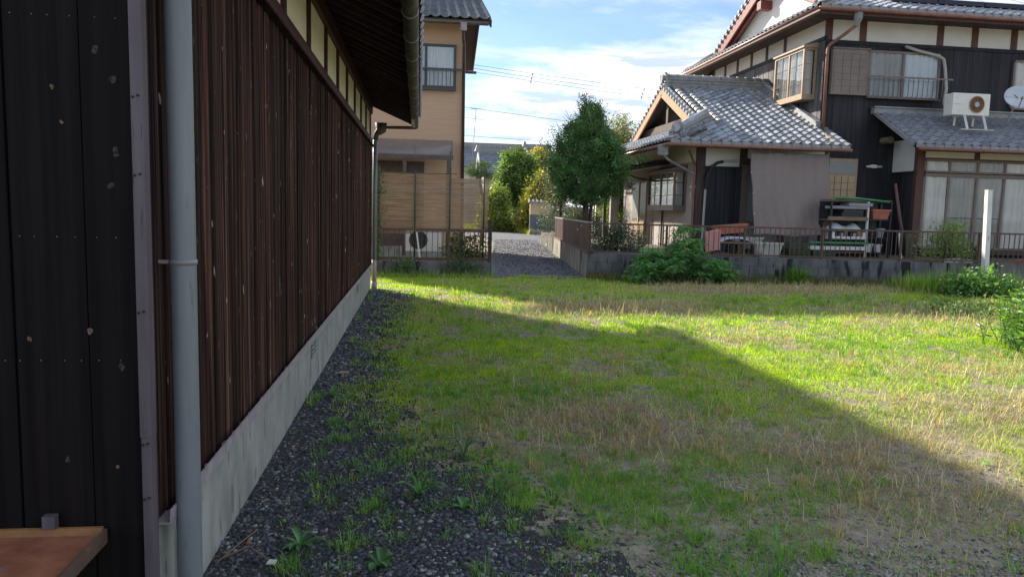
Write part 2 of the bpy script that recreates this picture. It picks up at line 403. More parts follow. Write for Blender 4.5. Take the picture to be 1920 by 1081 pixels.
mat('shade_fabric', (0.20, 0.165, 0.15), (0.25, 0.208, 0.19), rough=0.95, scale=(60, 60, 5), spec=0.05)
mat('rust_brown', (0.085, 0.055, 0.042), (0.14, 0.09, 0.068), rough=0.65, scale=(10, 10, 10), spec=0.35, fleck=(0.19, 0.10, 0.055), fscale=(14, 14, 14), fpos=0.62)
mat('panel_brown', (0.10, 0.058, 0.045), (0.15, 0.09, 0.07), rough=0.6, scale=(3, 3, 1), spec=0.3, per=0.2)
mat('reed', (0.30, 0.19, 0.115), (0.47, 0.325, 0.215), rough=0.8, scale=(2.2, 2.2, 30), spec=0.15, c3=(0.68, 0.54, 0.42))
mat('green_pole', (0.035, 0.055, 0.028), (0.06, 0.085, 0.045), rough=0.5, scale=(9, 9, 9))
mat('ac_white', (0.66, 0.65, 0.60), (0.74, 0.73, 0.68), rough=0.5, scale=(3, 3, 3), spec=0.4)
mat('ac_grille', (0.05, 0.05, 0.055), (0.08, 0.08, 0.085), rough=0.6)
mat('rust_orange', (0.26, 0.12, 0.05), (0.36, 0.19, 0.09), rough=0.7, scale=(12, 12, 12))
mat('dish_grey', (0.50, 0.54, 0.60), (0.56, 0.60, 0.66), rough=0.4, scale=(3, 3, 3))
mat('solar', (0.30, 0.34, 0.42), (0.36, 0.40, 0.48), rough=0.18, scale=(2, 2, 2), spec=0.8, coat=0.5)
mat('solar_frame', (0.012, 0.015, 0.03), (0.02, 0.024, 0.045), rough=0.4)
mat('white_paint', (0.60, 0.59, 0.55), (0.72, 0.71, 0.68), rough=0.6, scale=(9, 9, 2), fleck=(0.34, 0.31, 0.26), fscale=(14, 14, 3), fpos=0.64)
mat('bark', (0.06, 0.045, 0.035), (0.13, 0.10, 0.08), rough=0.9, scale=(20, 20, 4), bump=0.6)
mat('stem_green', (0.05, 0.08, 0.025), (0.08, 0.12, 0.04), rough=0.7)
mat('terracotta', (0.36, 0.12, 0.075), (0.45, 0.17, 0.11), rough=0.75, scale=(6, 6, 6))
mat('pink_foam', (0.52, 0.24, 0.22), (0.60, 0.30, 0.275), rough=0.85, scale=(9, 9, 9))
mat('plastic_blue_grey', (0.32, 0.37, 0.43), (0.40, 0.45, 0.51), rough=0.4)
mat('plastic_beige', (0.42, 0.40, 0.34), (0.52, 0.50, 0.43), rough=0.6, fleck=(0.24, 0.22, 0.17), fscale=(7, 7, 3), fpos=0.58)
mat('plastic_black', (0.022, 0.023, 0.026), (0.045, 0.046, 0.05), rough=0.45, per=0.3)
mat('plastic_grey', (0.22, 0.23, 0.24), (0.30, 0.31, 0.32), rough=0.5, per=0.2)
mat('green_plastic', (0.035, 0.20, 0.085), (0.05, 0.26, 0.12), rough=0.4)
mat('lime_plastic', (0.30, 0.50, 0.18), (0.36, 0.56, 0.22), rough=0.5)
mat('bag_white', (0.50, 0.56, 0.58), (0.66, 0.69, 0.69), rough=0.4, scale=(12, 12, 12), fleck=(0.06, 0.24, 0.16), fscale=(9, 9, 9), fpos=0.64)
mat('old_timber', (0.17, 0.12, 0.085), (0.26, 0.19, 0.14), rough=0.85, scale=(3, 20, 20), bump=0.2)
mat('beige_wall', (0.58, 0.44, 0.29), (0.64, 0.50, 0.34), rough=0.9, scale=(1, 1, 1))
mat('slate_wall', (0.11, 0.14, 0.155), (0.15, 0.18, 0.195), rough=0.85, scale=(1, 1, 1))
mat('rock', (0.22, 0.20, 0.17), (0.36, 0.33, 0.29), rough=0.9, scale=(3, 3, 3), bump=0.5)
mat('lamp_glass', (0.66, 0.58, 0.44), (0.72, 0.64, 0.50), rough=0.4)
mat('wire_black', (0.02, 0.02, 0.022), (0.03, 0.03, 0.032), rough=0.6)
mat('duct_cream', (0.36, 0.35, 0.31), (0.46, 0.45, 0.40), rough=0.7, scale=(20, 20, 20))
mat('white_petals', (0.65, 0.66, 0.64), (0.75, 0.75, 0.74), rough=0.8)
mat('distant_wall', (0.50, 0.49, 0.46), (0.58, 0.57, 0.54), rough=0.9)
mat('tile_far', (0.15, 0.17, 0.20), (0.23, 0.25, 0.285), rough=0.35, scale=(2, 2, 2), spec=0.6)
leaf_mat('leaf')
leaf_mat('needle', trans=0.22, gloss=0.04)
leaf_mat('blade', trans=0.5, gloss=0.03)
glass_mat('glass', refl=0.02)
glass_mat('glass_dim', tint=(0.6, 0.66, 0.7), refl=0.2)

# ================================================================== THE SETTING
def grid_axis(lo, hi, step, far):
    a = np.arange(lo, hi + step / 2, step)
    l = lo - np.geomspace(step * 2, far, 16)[::-1]
    h = hi + np.geomspace(step * 2, far, 16)
    return np.concatenate([l, a, h])
gx = grid_axis(-1.5, 15.0, 0.12, 700); gy = grid_axis(1.0, 18.0, 0.12, 1200)
GX, GY = np.meshgrid(gx, gy)
def ground_z(x, y):
    w = np.clip((x + 0.9) / 0.6, 0, 1) * np.clip((17 - y) / 1.5, 0, 1) * np.clip((15 - x) / 2, 0, 1)
    return w * ((fbm(x, y, 1.6) - 0.5) * 0.07 + (vnoise(x, y, 0.35) - 0.5) * 0.02)
GZ = ground_z(GX, GY)
V = np.stack([GX, GY, GZ], -1).reshape(-1, 3)
nx, ny = len(gx), len(gy)
ii = (np.arange(ny - 1)[:, None] * nx + np.arange(nx - 1)[None, :]).ravel()
g = np_mesh('ground', V, np.stack([ii, ii + 1, ii + nx + 1, ii + nx], 1), 'ground', smooth=True)
struct(g, 'earth ground of the open lot reaching to the horizon')

def flat(name, poly, z, m, label, cat):
    b = MB(); b.add([(x, y, z) for x, y in poly], [tuple(range(len(poly)))])
    return struct(b.build(name, m), label, cat)
flat('lane', [(1.7, 17.3), (4.0, 16.7), (4.95, 27), (6.6, 40.2), (4.0, 40.2)], 0.010, 'lane_gravel', 'grey gravel lane between the two fences', 'lane')
flat('road', [(-40, 40.0), (40, 40.0), (40, 44.8), (7.1, 45.3), (6.4, 49.5), (4.2, 50.5), (3.3, 47.3), (-40, 45.3)], 0.014, 'asphalt', 'pale asphalt road crossing at the end of the lane', 'road')
# raised yard behind the right-hand retaining wall
b = MB(); b.prism([(4.0, 17.35, 0.02), (15.0, 15.8, 0.02), (24, 15, 0.02), (24, 34, 0.02), (5.6, 34, 0.02), (4.9, 26.7, 0.02)], (0, 0, 0.52))
struct(b.build('yard', 'yard_soil'), 'raised earth yard around the tiled house', 'yard')

# ================================================================== LEFT HOUSE (charred boards)
H = thing('board_house', (-5, 8.5, 0), 'dark charred board house with deep eaves along the gravel strip', 'house')
MB().box(-9.0, -0.90, 2.66, 14.36, -0.2, 0.465).build('foundation', 'concrete_light', H, bevel=0.006)
MB().box(-8.9, -0.93, 2.68, 14.33, 0.465, 3.45).build('wall_core', 'room_dark', H)
b = MB(); b.prism([(-0.93, 2.65, 0.466), (-0.848, 2.65, 0.466), (-0.845, 2.65, 0.520), (-0.853, 2.65, 0.521), (-0.857, 2.65, 0.472), (-0.93, 2.65, 0.472)], (0, 11.73, 0)); b.build('flashing', 'flashing', H)
for y in (6.62, 11.45):
    v = MB().box(-0.905, -0.897, y - 0.16, y + 0.16, 0.27, 0.46).build('vent', 'vent_dark', H)
    for k in range(5):
        MB().box(-0.899, -0.889, y - 0.15, y + 0.15, 0.285 + k * 0.035, 0.297 + k * 0.035).build('louvre', 'concrete_light', v)
# vertical boards and rounded cover boards
PB = 0.165
zb0, zb1 = 0.486, 2.69
bme = MB().box(-0.012, 0.012, -PB / 2 + 0.002, PB / 2 - 0.002, zb0, zb1).mesh('wall_board', 'old_board')
prof = [(0, -0.054), (0.006, -0.052), (0.013, -0.040), (0.018, -0.018), (0.018, 0.012), (0.014, 0.038), (0.006, 0.052), (0, 0.054)]
cb = MB(); cb.prism([(x, y, zb0 - 0.012) for x, y in prof], (0, 0, zb1 - zb0 + 0.012)); cme = cb.mesh('cover_board', 'batten_board')
nb = int((14.34 - 2.68) / PB)
for k in range(nb + 1):
    y = 2.72 + k * PB
    inst('wall_board', bme, Matrix.Translation((-0.908 + random.uniform(-.002, .002), y, 0)), H)
    mw = Matrix.Translation((-0.897 + random.uniform(-.005, .003), y + PB / 2 + random.uniform(-.016, .016), 0)) @ Matrix.Rotation(random.uniform(-.09, .09), 4, 'Z') @ Matrix.Diagonal((random.uniform(.8, 1.25), random.uniform(.66, 1.2), 1, 1))
    inst('cover_board', cme, mw, H)
# beam, plaster band, posts, wall plate
MB().box(-0.93, -0.862, 2.6, 14.40, 2.70, 2.80).build('beam', 'maroon_wood', H, bevel=0.006)
MB().box(-0.93, -0.835, 2.6, 14.42, 2.683, 2.699).build('drip_board', 'old_board', H)
MB().box(-0.93, -0.878, 2.6, 14.40, 2.803, 2.835).build('beam_moulding', 'maroon_wood', H)
posts = [3.0, 4.1, 5.28, 6.43, 7.57, 8.64, 9.72, 10.88, 12.02, 13.13, 14.30]
for a, c in zip(posts[:-1], posts[1:]):
    MB().box(-0.94, -0.915, a + 0.06, c - 0.06, 2.835, 3.28).build('plaster_panel', 'plaster_cream', H)
for y in posts:
    MB().box(-0.94, -0.893, y - 0.06, y + 0.06, 2.836, 3.279).build('post', 'maroon_wood', H)
MB().box(-0.98, -0.868, 2.5, 14.45, 3.28, 3.44).build('wall_plate', 'maroon_wood', H, bevel=0.005)
# eave: sheathing, rafters, fascia, roof
SL = 0.42
def ez(x): return 3.175 + SL * (-0.06 - x)
b = MB(); b.prism([(-0.06, 2.0, ez(-0.06)), (-5.0, 2.0, ez(-5.0)), (-9.9, 2.0, ez(-0.1)), (-9.9, 2.0, ez(-0.1) + 0.06), (-5.0, 2.0, ez(-5) + 0.06), (-0.06, 2.0, ez(-0.06) + 0.06)], (0, 12.72, 0))
b.build('roof_deck', 'soffit', H)
for k in range(42):
    y = 2.1 + k * 0.303
    MB().bar((-0.08, y, ez(-0.08) - 0.03), (-1.15, y, ez(-1.15) - 0.03), 0.05, 0.055).build('rafter', 'soffit', H)
MB().bar((-0.045, 2.0, ez(-0.06) + 0.015), (-0.045, 14.74, ez(-0.06) + 0.015), 0.025, 0.10).build('fascia', 'maroon_wood', H)
for s in (0,):
    MB().bar((-0.06, 14.735, ez(-0.06) + 0.02), (-5.0, 14.735, ez(-5.0) + 0.02), 0.03, 0.16, up=(0, 0, 1)).build('verge_board', 'maroon_wood', H)
# purlin ends below the gable overhang
for x in (-1.0, -2.3, -3.6):
    MB().box(x - 0.07, x + 0.07, 14.3, 14.70, ez(x) - 0.20, ez(x) - 0.03).build('purlin', 'maroon_wood', H)
MB().box(-8.9, -0.95, 14.30, 14.345, 0.5, 3.4).build('end_wall', 'old_board', H)
MB().prism([(-0.96, 14.3, 3.4), (-8.9, 14.3, 3.4), (-5.0, 14.3, ez(-5) - 0.02)], (0, 0.05, 0)).build('gable', 'plaster_cream', H)
MB().prism([(-0.96, 2.7, 3.4), (-8.9, 2.7, 3.4), (-5.0, 2.7, ez(-5) - 0.02)], (0, 0.05, 0)).build('gable', 'plaster_cream', H)

# ---- tile roofs -------------------------------------------------------------
PROF = [(0.0, 0.030), (0.10, 0.012), (0.28, 0.0), (0.48, 0.0), (0.62, 0.012), (0.74, 0.038), (0.86, 0.055), (0.96, 0.050), (1.04, 0.030)]
def tile_geo(pu, pv, coarse=False):
    pr = PROF[::2] if coarse else PROF
    V_, F_ = [], []
    n = len(pr)
    for (x, z) in pr: V_.append((x * pu, 0.0, z + 0.040))
    for (x, z) in pr: V_.append((x * pu, pv * 1.12, z))
    for (x, z) in pr: V_.append((x * pu, 0.004, z - 0.004))
    for i in range(n - 1):
        F_.append((i, i + 1, n + i + 1, n + i)); F_.append((2 * n + i, 2 * n + i + 1, i + 1, i))
    return V_, F_
def tile_roof(parent, P0, u, v, cols, rows, pu, pv, m, keep=None, single=True, name='tile'):
    P0 = Vector(P0); u = Vector(u).normalized(); v = Vector(v).normalized(); n = u.cross(v)
    if n.z < 0: n = -n
    V_, F_ = tile_geo(pu, pv, coarse=not single)
    Rm = Matrix(((u.x, v.x, n.x, 0), (u.y, v.y, n.y, 0), (u.z, v.z, n.z, 0), (0, 0, 0, 1)))
    if single:
        b = MB(); b.add(V_, F_); me = b.mesh(name, m, smooth=False)
    acc = MB()
    for j in range(rows):
        for i in range(cols):
            p = P0 + u * (i * pu) + v * (j * pv)
            if keep and not keep(p + u * pu * 0.5 + v * pv * 0.5): continue
            p = p + n * random.uniform(-.003, .003)
            mw = Matrix.Translation(p) @ Rm @ Matrix.Rotation(random.uniform(-.006, .006), 4, 'Y')
            if single: inst(name, me, mw, parent)
            else: acc.add([mw @ Vector(q) for q in V_], F_)
    if not single: return acc.build(name, m, parent, kind='stuff')

rf = MB().prism([(-0.03, 2.0, ez(-0.06) + 0.063), (-5.0, 2.0, ez(-5.0) + 0.063), (-9.9, 2.0, ez(-0.1) + 0.063), (-9.9, 2.0, ez(-0.1) + 0.09), (-5.0, 2.0, ez(-5) + 0.09), (-0.03, 2.0, ez(-0.06) + 0.09)], (0, 12.74, 0)).build('roof', 'tile_dull', H)
tile_roof(rf, (-0.0, 2.0, ez(0) + 0.085), (0, 1, 0), (-1, 0, SL), 45, 19, 0.283, 0.283, 'tile_dull', single=False, name='roof_tiles')
MB().tube([(-5, 2.0, ez(-5) + 0.2), (-5, 14.75, ez(-5) + 0.2)], 0.14, 10).build('ridge', 'tile_ridge', rf)
# gutter with hooks
gt = MB()
GXc, GZc, GR = -0.085, 3.15, 0.062
def arc(y, r):
    return [(GXc + r * math.cos(t), y, GZc + r * math.sin(t)) for t in [math.pi + math.pi * k / 10 for k in range(11)]]
A = arc(2.0, GR) + arc(14.76, GR)
gt.add(A, [(k, k + 1, 12 + k, 11 + k) for k in range(10)])
gut = gt.build('gutter', 'gutter_old', H, smooth=True)
sol = gut.modifiers.new('thick', 'SOLIDIFY'); sol.thickness = 0.004
for k in range(14):
    y = 2.6 + k * 0.9
    MB().tube(arc(y, GR + 0.006) , 0.006, 5).build('hook', 'bracket_grey', gut)
MB().tube([(GXc, 14.76, GZc - 0.02), (GXc, 14.80, GZc - 0.02)], 0.066, 12).build('end_cap', 'gutter_old', gut)
# far downpipe
d = MB().tube([(-0.83, 14.42, 0.55), (-0.82, 14.42, 2.82)], 0.042, 12).build('downpipe', 'grey_pipe', H, smooth=True)
MB().tube([(-0.83, 14.42, 0.14), (-0.83, 14.42, 0.56)], 0.044, 12).build('lower_pipe', 'tan_pipe', d, smooth=True)
MB().tube([(-0.83, 14.42, -0.02), (-0.83, 14.42, 0.15)], 0.054, 12).build('collar', 'bracket_grey', d, smooth=True)
MB().tube([(-0.82, 14.42, 2.80), (-0.80, 14.43, 2.92), (-0.76, 14.45, 2.96), (-0.72, 14.5, 3.0), (-0.72, 14.5, 3.13)], [0.046, 0.05, 0.07, 0.10, 0.115], 12).build('hopper', 'gutter_old', d, smooth=True)
MB().tube([(-0.72, 14.52, 3.06), (-0.12, 14.66, 3.08)], 0.032, 10).build('feed_pipe', 'rust_brown', d, smooth=True)
# near downpipe beside the corner
d = MB().tube([(-0.815, 2.73, -0.05), (-0.815, 2.73, 3.1)], 0.043, 24, cap=False).build('downpipe', 'grey_pipe', H, smooth=True)
for z in (1.385,):
    MB().tube([(-0.815, 2.73, z - 0.008), (-0.815, 2.73, z + 0.008)], 0.0465, 24).build('pipe_band', 'bracket_grey', d, smooth=True)
    MB().box(-0.90, -0.845, 2.722, 2.738, z - 0.006, z + 0.006).build('pipe_bracket', 'bracket_grey', d)
# metal corner strip in two lengths
b = MB(); b.box(-0.921, -0.889, 2.585, 2.592, 0.0, 0.86); b.box(-0.894, -0.889, 2.592, 2.64, 0.0, 0.86)
c1 = b.build('corner_strip', 'metal_strip', H, bevel=0.002)
b = MB(); b.box(-0.923, -0.887, 2.582, 2.589, 0.80, 3.0); b.box(-0.893, -0.887, 2.589, 2.64, 0.80, 3.0)
c2 = b.build('corner_strip', 'metal_strip', H, bevel=0.002)
for z in (0.42, 0.86, 1.05, 1.5, 1.95, 2.2):
    for x in (-0.915, -0.899):
        MB().tube([(x, 2.578, z + x * .3), (x, 2.590, z + x * .3)], 0.004, 8).build('screw', 'room_dark', c2 if z > .8 else c1)
# end wall facing the camera, wide charred boards
xe = [-0.915, -1.085, -1.315, -1.56, -1.80, -2.05, -2.3, -2.55]
for k in range(len(xe) - 1):
    MB().box(xe[k + 1] + 0.003, xe[k] - 0.001, 2.605 + 0.006 * (k % 2), 2.64, 0.0, 3.6).build('end_board', 'char_board', H, bevel=0.003)
for (x, z, r, m) in [(-1.035, 2.07, .013, 'knot'), (-.985, 1.98, .012, 'knot'), (-.98, 1.75, .013, 'knot'), (-1.0, 1.64, .012, 'knot'), (-1.17, 1.95, .008, 'knot_warm'), (-1.145, 1.84, .007, 'knot_warm'),
                     (-1.27, 1.13, .009, 'knot_warm'), (-1.075, 1.16, .013, 'knot_warm'), (-.985, 1.04, .013, 'knot'), (-1.005, .695, .007, 'knot_warm'), (-1.165, .72, .009, 'knot')]:
    b = MB(); n = 9; rr = [r * random.uniform(.5, 1.3) for _ in range(n)]
    yk = 2.6046 if (x > -1.085 or x < -1.315) else 2.6106
    vs = [(x + rr[k] * .9 * math.cos(6.283 * k / n), yk, z + rr[k] * 1.1 * math.sin(6.283 * k / n)) for k in range(n)]
    b.add(vs + [(x, yk - .002, z)], [(k, n, (k + 1) % n) for k in range(n)]); b.build('knot', m, H)
nl = MB()
for zrow in (2.17, 1.47, 1.06):
    for k in range(7):
        x = -0.98 - k * 0.062 + random.uniform(-.012, .012)
        nl.box(x - .0012, x + .0012, 2.602, 2.6046, zrow, zrow + random.uniform(.002, .0035))
nl.build('nails', 'bracket_grey', H, kind='stuff')

# rusty shelf on the end wall
T = thing('wall_shelf', (-1.5, 2.4, 0.45), 'rusty brown metal shelf on the black board wall at the bottom corner', 'shelf')
MB().box(-2.1, -1.055, 1.95, 2.598, 0.452, 0.462).build('tray', 'rust_tray', T)
MB().box(-2.1, -1.055, 2.585, 2.6, 0.462, 0.488).build('back_rim', 'rust_orange', T)
MB().box(-1.056, -1.044, 1.95, 2.6, 0.43, 0.480).build('side_rim', 'rust_brown', T)
MB().tube([(-1.32, 2.38, 0.462), (-1.32, 2.38, 0.468)], 0.022, 14).build('drain_cap', 'room_dark', T)
MB().box(-1.24, -1.20, 2.575, 2.604, 0.49, 0.535).build('bracket', 'metal_strip', T)

# ================================================================== TAN HOUSE
T = thing('tan_house', (-2, 26, 0), 'tan sided two storey house with grey tiled roof behind the reed blind', 'house')
MB().box(-5.2, 1.23, 22.6, 28.8, 0.0, 6.95).build('wall', 'tan_siding', T)
MB().box(1.235, 1.262, 22.59, 22.72, 0.3, 6.9).build('corner_trim', 'tan_siding', T)
MB().box(-5.3, 1.33, 22.5, 28.9, 0, 0.4).build('foundation', 'concrete_light', T)
S2 = 0.40
def tz(y): return 6.86 + S2 * (y - 22.0) if y < 25.7 else 6.86 + S2 * (29.4 - y)
b = MB(); b.prism([(-5.8, 22.0, 6.80), (-5.8, 22.0, 6.92), (-5.8, 25.7, tz(25.69) + .06), (-5.8, 29.4, 6.92), (-5.8, 29.4, 6.80), (-5.8, 25.7, tz(25.69) - .06)], (7.80, 0, 0))
rf = b.build('roof', 'dark_post', T)
tile_roof(rf, (-5.8, 21.93, 6.93), (1, 0, 0), (0, 1, S2), 28, 15, 0.278, 0.262, 'tile_tan_house', single=False, name='roof_tiles')
tile_roof(rf, (1.98, 29.47, 6.93), (-1, 0, 0), (0, -1, S2), 28, 15, 0.278, 0.262, 'tile_tan_house', single=False, name='roof_tiles')
MB().tube([(-5.8, 25.7, tz(25.69) + .22), (2.02, 25.7, tz(25.69) + .22)], 0.15, 10).build('ridge', 'tile_ridge', rf)
for y0, y1 in ((22.0, 25.7), (29.4, 25.7)):
    MB().bar((2.0, y0, 6.83), (2.0, y1, tz(25.69) - .03), 0.04, 0.2).build('verge_board', 'brown_frame', rf)
gt = MB().tube([(-5.8, 21.9, 6.80), (1.92, 21.9, 6.80)], 0.055, 8).build('gutter', 'brown_frame', T, smooth=True)
MB().tube([(0.6, 29.5, 6.76), (2.15, 29.5, 6.76)], 0.055, 8).build('gutter', 'brown_frame', T, smooth=True)
d = MB().tube([(1.21, 21.9, 6.72), (1.22, 22.2, 6.45), (1.27, 22.52, 6.3), (1.30, 22.53, 0.3)], 0.045, 8).build('downpipe', 'brown_frame', T, smooth=True)
MB().box(1.12, 1.30, 21.84, 21.98, 6.58, 6.80).build('hopper', 'bracket_grey', d)
# window with railing
W = MB().box(-1.30, 1.05, 22.53, 22.598, 5.02, 6.30).build('window', 'dark_frame', T)
for a, c in ((-1.22, -0.52), (-0.48, 0.13), (0.20, 0.97)):
    MB().sheet(lambda u, v, a=a, c=c: (a + (c - a) * u, 22.52 - .008 * math.sin(u * 60), 5.12 + 1.1 * v), 60, 1).build('curtain', 'curtain_blue', W)
    MB().box(a, c, 22.506, 22.509, 5.10, 6.23).build('pane', 'glass', W)
MB().box(-1.3, 1.05, 22.49, 22.53, 6.24, 6.30).build('head_rail', 'dark_frame', W)
MB().box(-1.3, 1.05, 22.44, 22.53, 4.98, 5.09).build('sill', 'dark_frame', W)
for x in (-1.27, -0.5, 0.165, 1.01):
    MB().box(x - .035, x + .035, 22.485, 22.53, 5.09, 6.24).build('mullion', 'dark_frame', W)
rl = MB().box(-1.4, 1.22, 22.36, 22.40, 5.54, 5.60).build('railing', 'dark_frame', W)
for k in range(20):
    x = -1.28 + k * 0.12
    MB().box(x - .009, x + .009, 22.37, 22.39, 5.06, 5.54).build('bar', 'dark_frame', W)
# ground floor shutter and canopy with curved polycarbonate roof
MB().box(-3.0, 0.15, 22.56, 22.598, 0.4, 2.9).build('shutter', 'brown_frame', T)
cn = MB()
def cp(u, v):
    t = v * 1.15
    return (-3.2 + 4.14 * u, 22.55 - 1.25 * math.sin(t) / math.sin(1.15), 3.52 - 0.52 * (1 - math.cos(t)) / (1 - math.cos(1.15)))
cn.sheet(cp, 1, 10)
cn = cn.build('canopy', 'canopy_brown', T, smooth=True)
cn.modifiers.new('thick', 'SOLIDIFY').thickness = 0.02
MB().box(-3.2, 0.95, 21.24, 21.34, 2.90, 3.02).build('canopy_gutter', 'brown_frame', cn)
for x in (-3.2, -2.15, -1.12, -0.1, 0.94):
    MB().tube([Vector(cp(0, v / 8)) + Vector((x + 3.2, 0, .012)) for v in range(9)], 0.022, 6).build('canopy_rib', 'canopy_brown', cn)
for x in (-0.4, 0.82):
    MB().box(x - .05, x + .05, 21.26, 21.34, 0.2, 2.91).build('canopy_post', 'brown_frame', cn)

# ================================================================== LEFT FENCE, BLIND
wl = MB().box(-3.2, 1.72, 17.72, 17.9, -0.1, 0.30).build('block_wall', 'concrete_dark', bevel=0.01)
tag(wl, 'low dark concrete block wall under the rusty fence and reed blind', 'wall')
Fn = thing('iron_fence', (0, 17.8, 0.3), 'rusty brown iron bar fence below the reed blind', 'fence')
MB().bar((-3.2, 17.8, 1.04), (1.70, 17.8, 1.05), 0.045, 0.055).build('rail', 'rust_brown', Fn)
MB().bar((-3.2, 17.8, 0.36), (1.70, 17.8, 0.36), 0.05, 0.07).build('rail', 'rust_brown', Fn)
me = MB().box(-.008, .008, -.008, .008, 0.39, 1.02).mesh('bar', 'rust_brown')
for k in range(38):
    inst('bar', me, Matrix.Translation((-3.1 + k * 0.127, 17.8, 0)) @ Matrix.Rotation(random.uniform(-.01, .01), 4, 'Y'), Fn)
for x in (-2.6, -0.95, 0.72):
    MB().box(x - .025, x + .025, 17.77, 17.83, 0.3, 1.03).build('post', 'rust_brown', Fn)
MB().box(1.66, 1.74, 17.74, 17.86, 0.0, 1.30).build('end_post', 'dark_post', Fn)
MB().bar((1.72, 17.86, 1.0), (2.1, 21.6, 1.0), 0.04, 0.05).build('rail', 'rust_brown', Fn)

Bl = thing('reed_blind', (0.3, 17.95, 1.0), 'weathered tan reed blind tied to green poles above the rusty fence', 'blind')
for p, (x0, x1, z0, z1) in enumerate([(-1.25, -0.06, 0.94, 2.37), (-0.07, 0.76, 0.98, 2.36), (0.74, 1.66, 1.0, 2.27)]):
    sl = MB(); z = z0; ph = random.uniform(0, 6)
    while z < z1:
        h = random.uniform(.006, .0095)
        dy = 0.012 * math.sin(z * 7 + ph)
        e0 = random.uniform(-.012, .012); e1 = random.uniform(-.012, .012); t = random.uniform(-.003, .003)
        y = 17.90 + 0.022 * p + dy
        if random.random() > .03:
            sl.hexa([(x0 + e0, y, z), (x1 + e1, y, z + t), (x1 + e1, y + .006, z + t), (x0 + e0, y + .006, z)], [(x0 + e0, y, z + h), (x1 + e1, y, z + h + t), (x1 + e1, y + .006, z + h + t), (x0 + e0, y + .006, z + h)])
        z += h + random.uniform(.0003, .003)
    pn = sl.build('reed_panel', 'reed', Bl, kind='stuff')
    k = x0 + .08
    while k < x1:
        MB().box(k - .002, k + .002, 17.885 + .022 * p, 17.889 + .022 * p, z0, z1).build('cord', 'curtain_grey', pn); k += 0.21
for x, z in ((-0.93, 2.5), (-0.09, 2.42), (0.73, 2.9), (1.54, 2.5)):
    MB().tube([(x, 17.86, 0.25), (x + .01, 17.86, z)], 0.018, 8).build('pole', 'green_pole', Bl, smooth=True)
MB().tube([(-1.2, 17.855, 2.36), (0.9, 17.86, 2.37)], 0.008, 6).build('wire', 'green_pole', Bl)
MB().box(-0.35, 1.2, 17.865, 17.872, 1.93, 1.945).build('tie_strip', 'curtain_grey', Bl)
wp = MB(); wp.hexa([(0.02, 17.70, 0.40), (0.06, 17.70, 0.40), (0.06, 17.71, 0.40), (0.02, 17.71, 0.40)], [(-0.06, 17.745, 0.99), (-0.02, 17.745, 0.99), (-0.02, 17.755, 0.99), (-0.06, 17.755, 0.99)])
tag(wp.build('white_strip', 'white_paint'), 'thin white strip leaning against the rusty bars in front of the air conditioner', 'strip')

def air_con(name, x0, x1, yf, z0, z1, cx, rad, label, rusty, depth=0.28):
    a = thing(name, ((x0 + x1) / 2, yf, z0), label, 'air conditioner')
    MB().box(x0, x1, yf, yf + depth, z0, z1).build('casing', 'ac_white', a, bevel=0.015)
    zc = (z0 + z1) / 2
    MB().tube([(cx, yf - .004, zc), (cx, yf - .002, zc)], rad, 28).build('fan_opening', 'ac_grille', a)
    g_ = MB()
    for k in range(1, 6):
        r = rad * k / 6
        g_.tube([(cx + r * math.cos(t), yf - .012, zc + r * math.sin(t)) for t in np.linspace(0, 6.283, 25)], 0.004 if not rusty else 0.009, 4, cap=False)
    for k in range(12):
        t = k * math.pi / 6
        g_.tube([(cx, yf - .012, zc), (cx + rad * math.cos(t), yf - .012, zc + rad * math.sin(t))], 0.004, 4)
    g_.build('fan_grille', 'rust_orange' if rusty else 'ac_grille', a)
    ring = MB().tube([(cx + rad * math.cos(t), yf - .012, zc + rad * math.sin(t)) for t in np.linspace(0, 6.283, 33)], 0.014, 6, cap=False)
    ring.build('fan_ring', 'light_bronze' if rusty else 'ac_grille', a)
    MB().tube([(cx, yf - .022, zc), (cx, yf - .014, zc)], rad * .32, 18).build('fan_hub', 'plastic_blue_grey' if rusty else 'ac_grille', a)
    MB().box(x0 + .03, x0 + .33 if rusty else x0 + .04, yf - .005, yf - .001, zc - .01, zc - .004).build('seam', 'bracket_grey', a)
    return a
a = air_con('air_conditioner', -0.36, 0.62, 20.35, 0.38, 1.0, 0.0, 0.235, 'cream air conditioner outdoor unit on the ground behind the rusty fence bars', False)
for x in (-0.2, 0.46):
    MB().box(x - .08, x + .08, 20.37, 20.6, 0.26, 0.378).build('foot_block', 'concrete_light', a)
MB().box(0.40, 0.52, 20.344, 20.348, 0.90, 0.925).build('badge', 'bracket_grey', a)

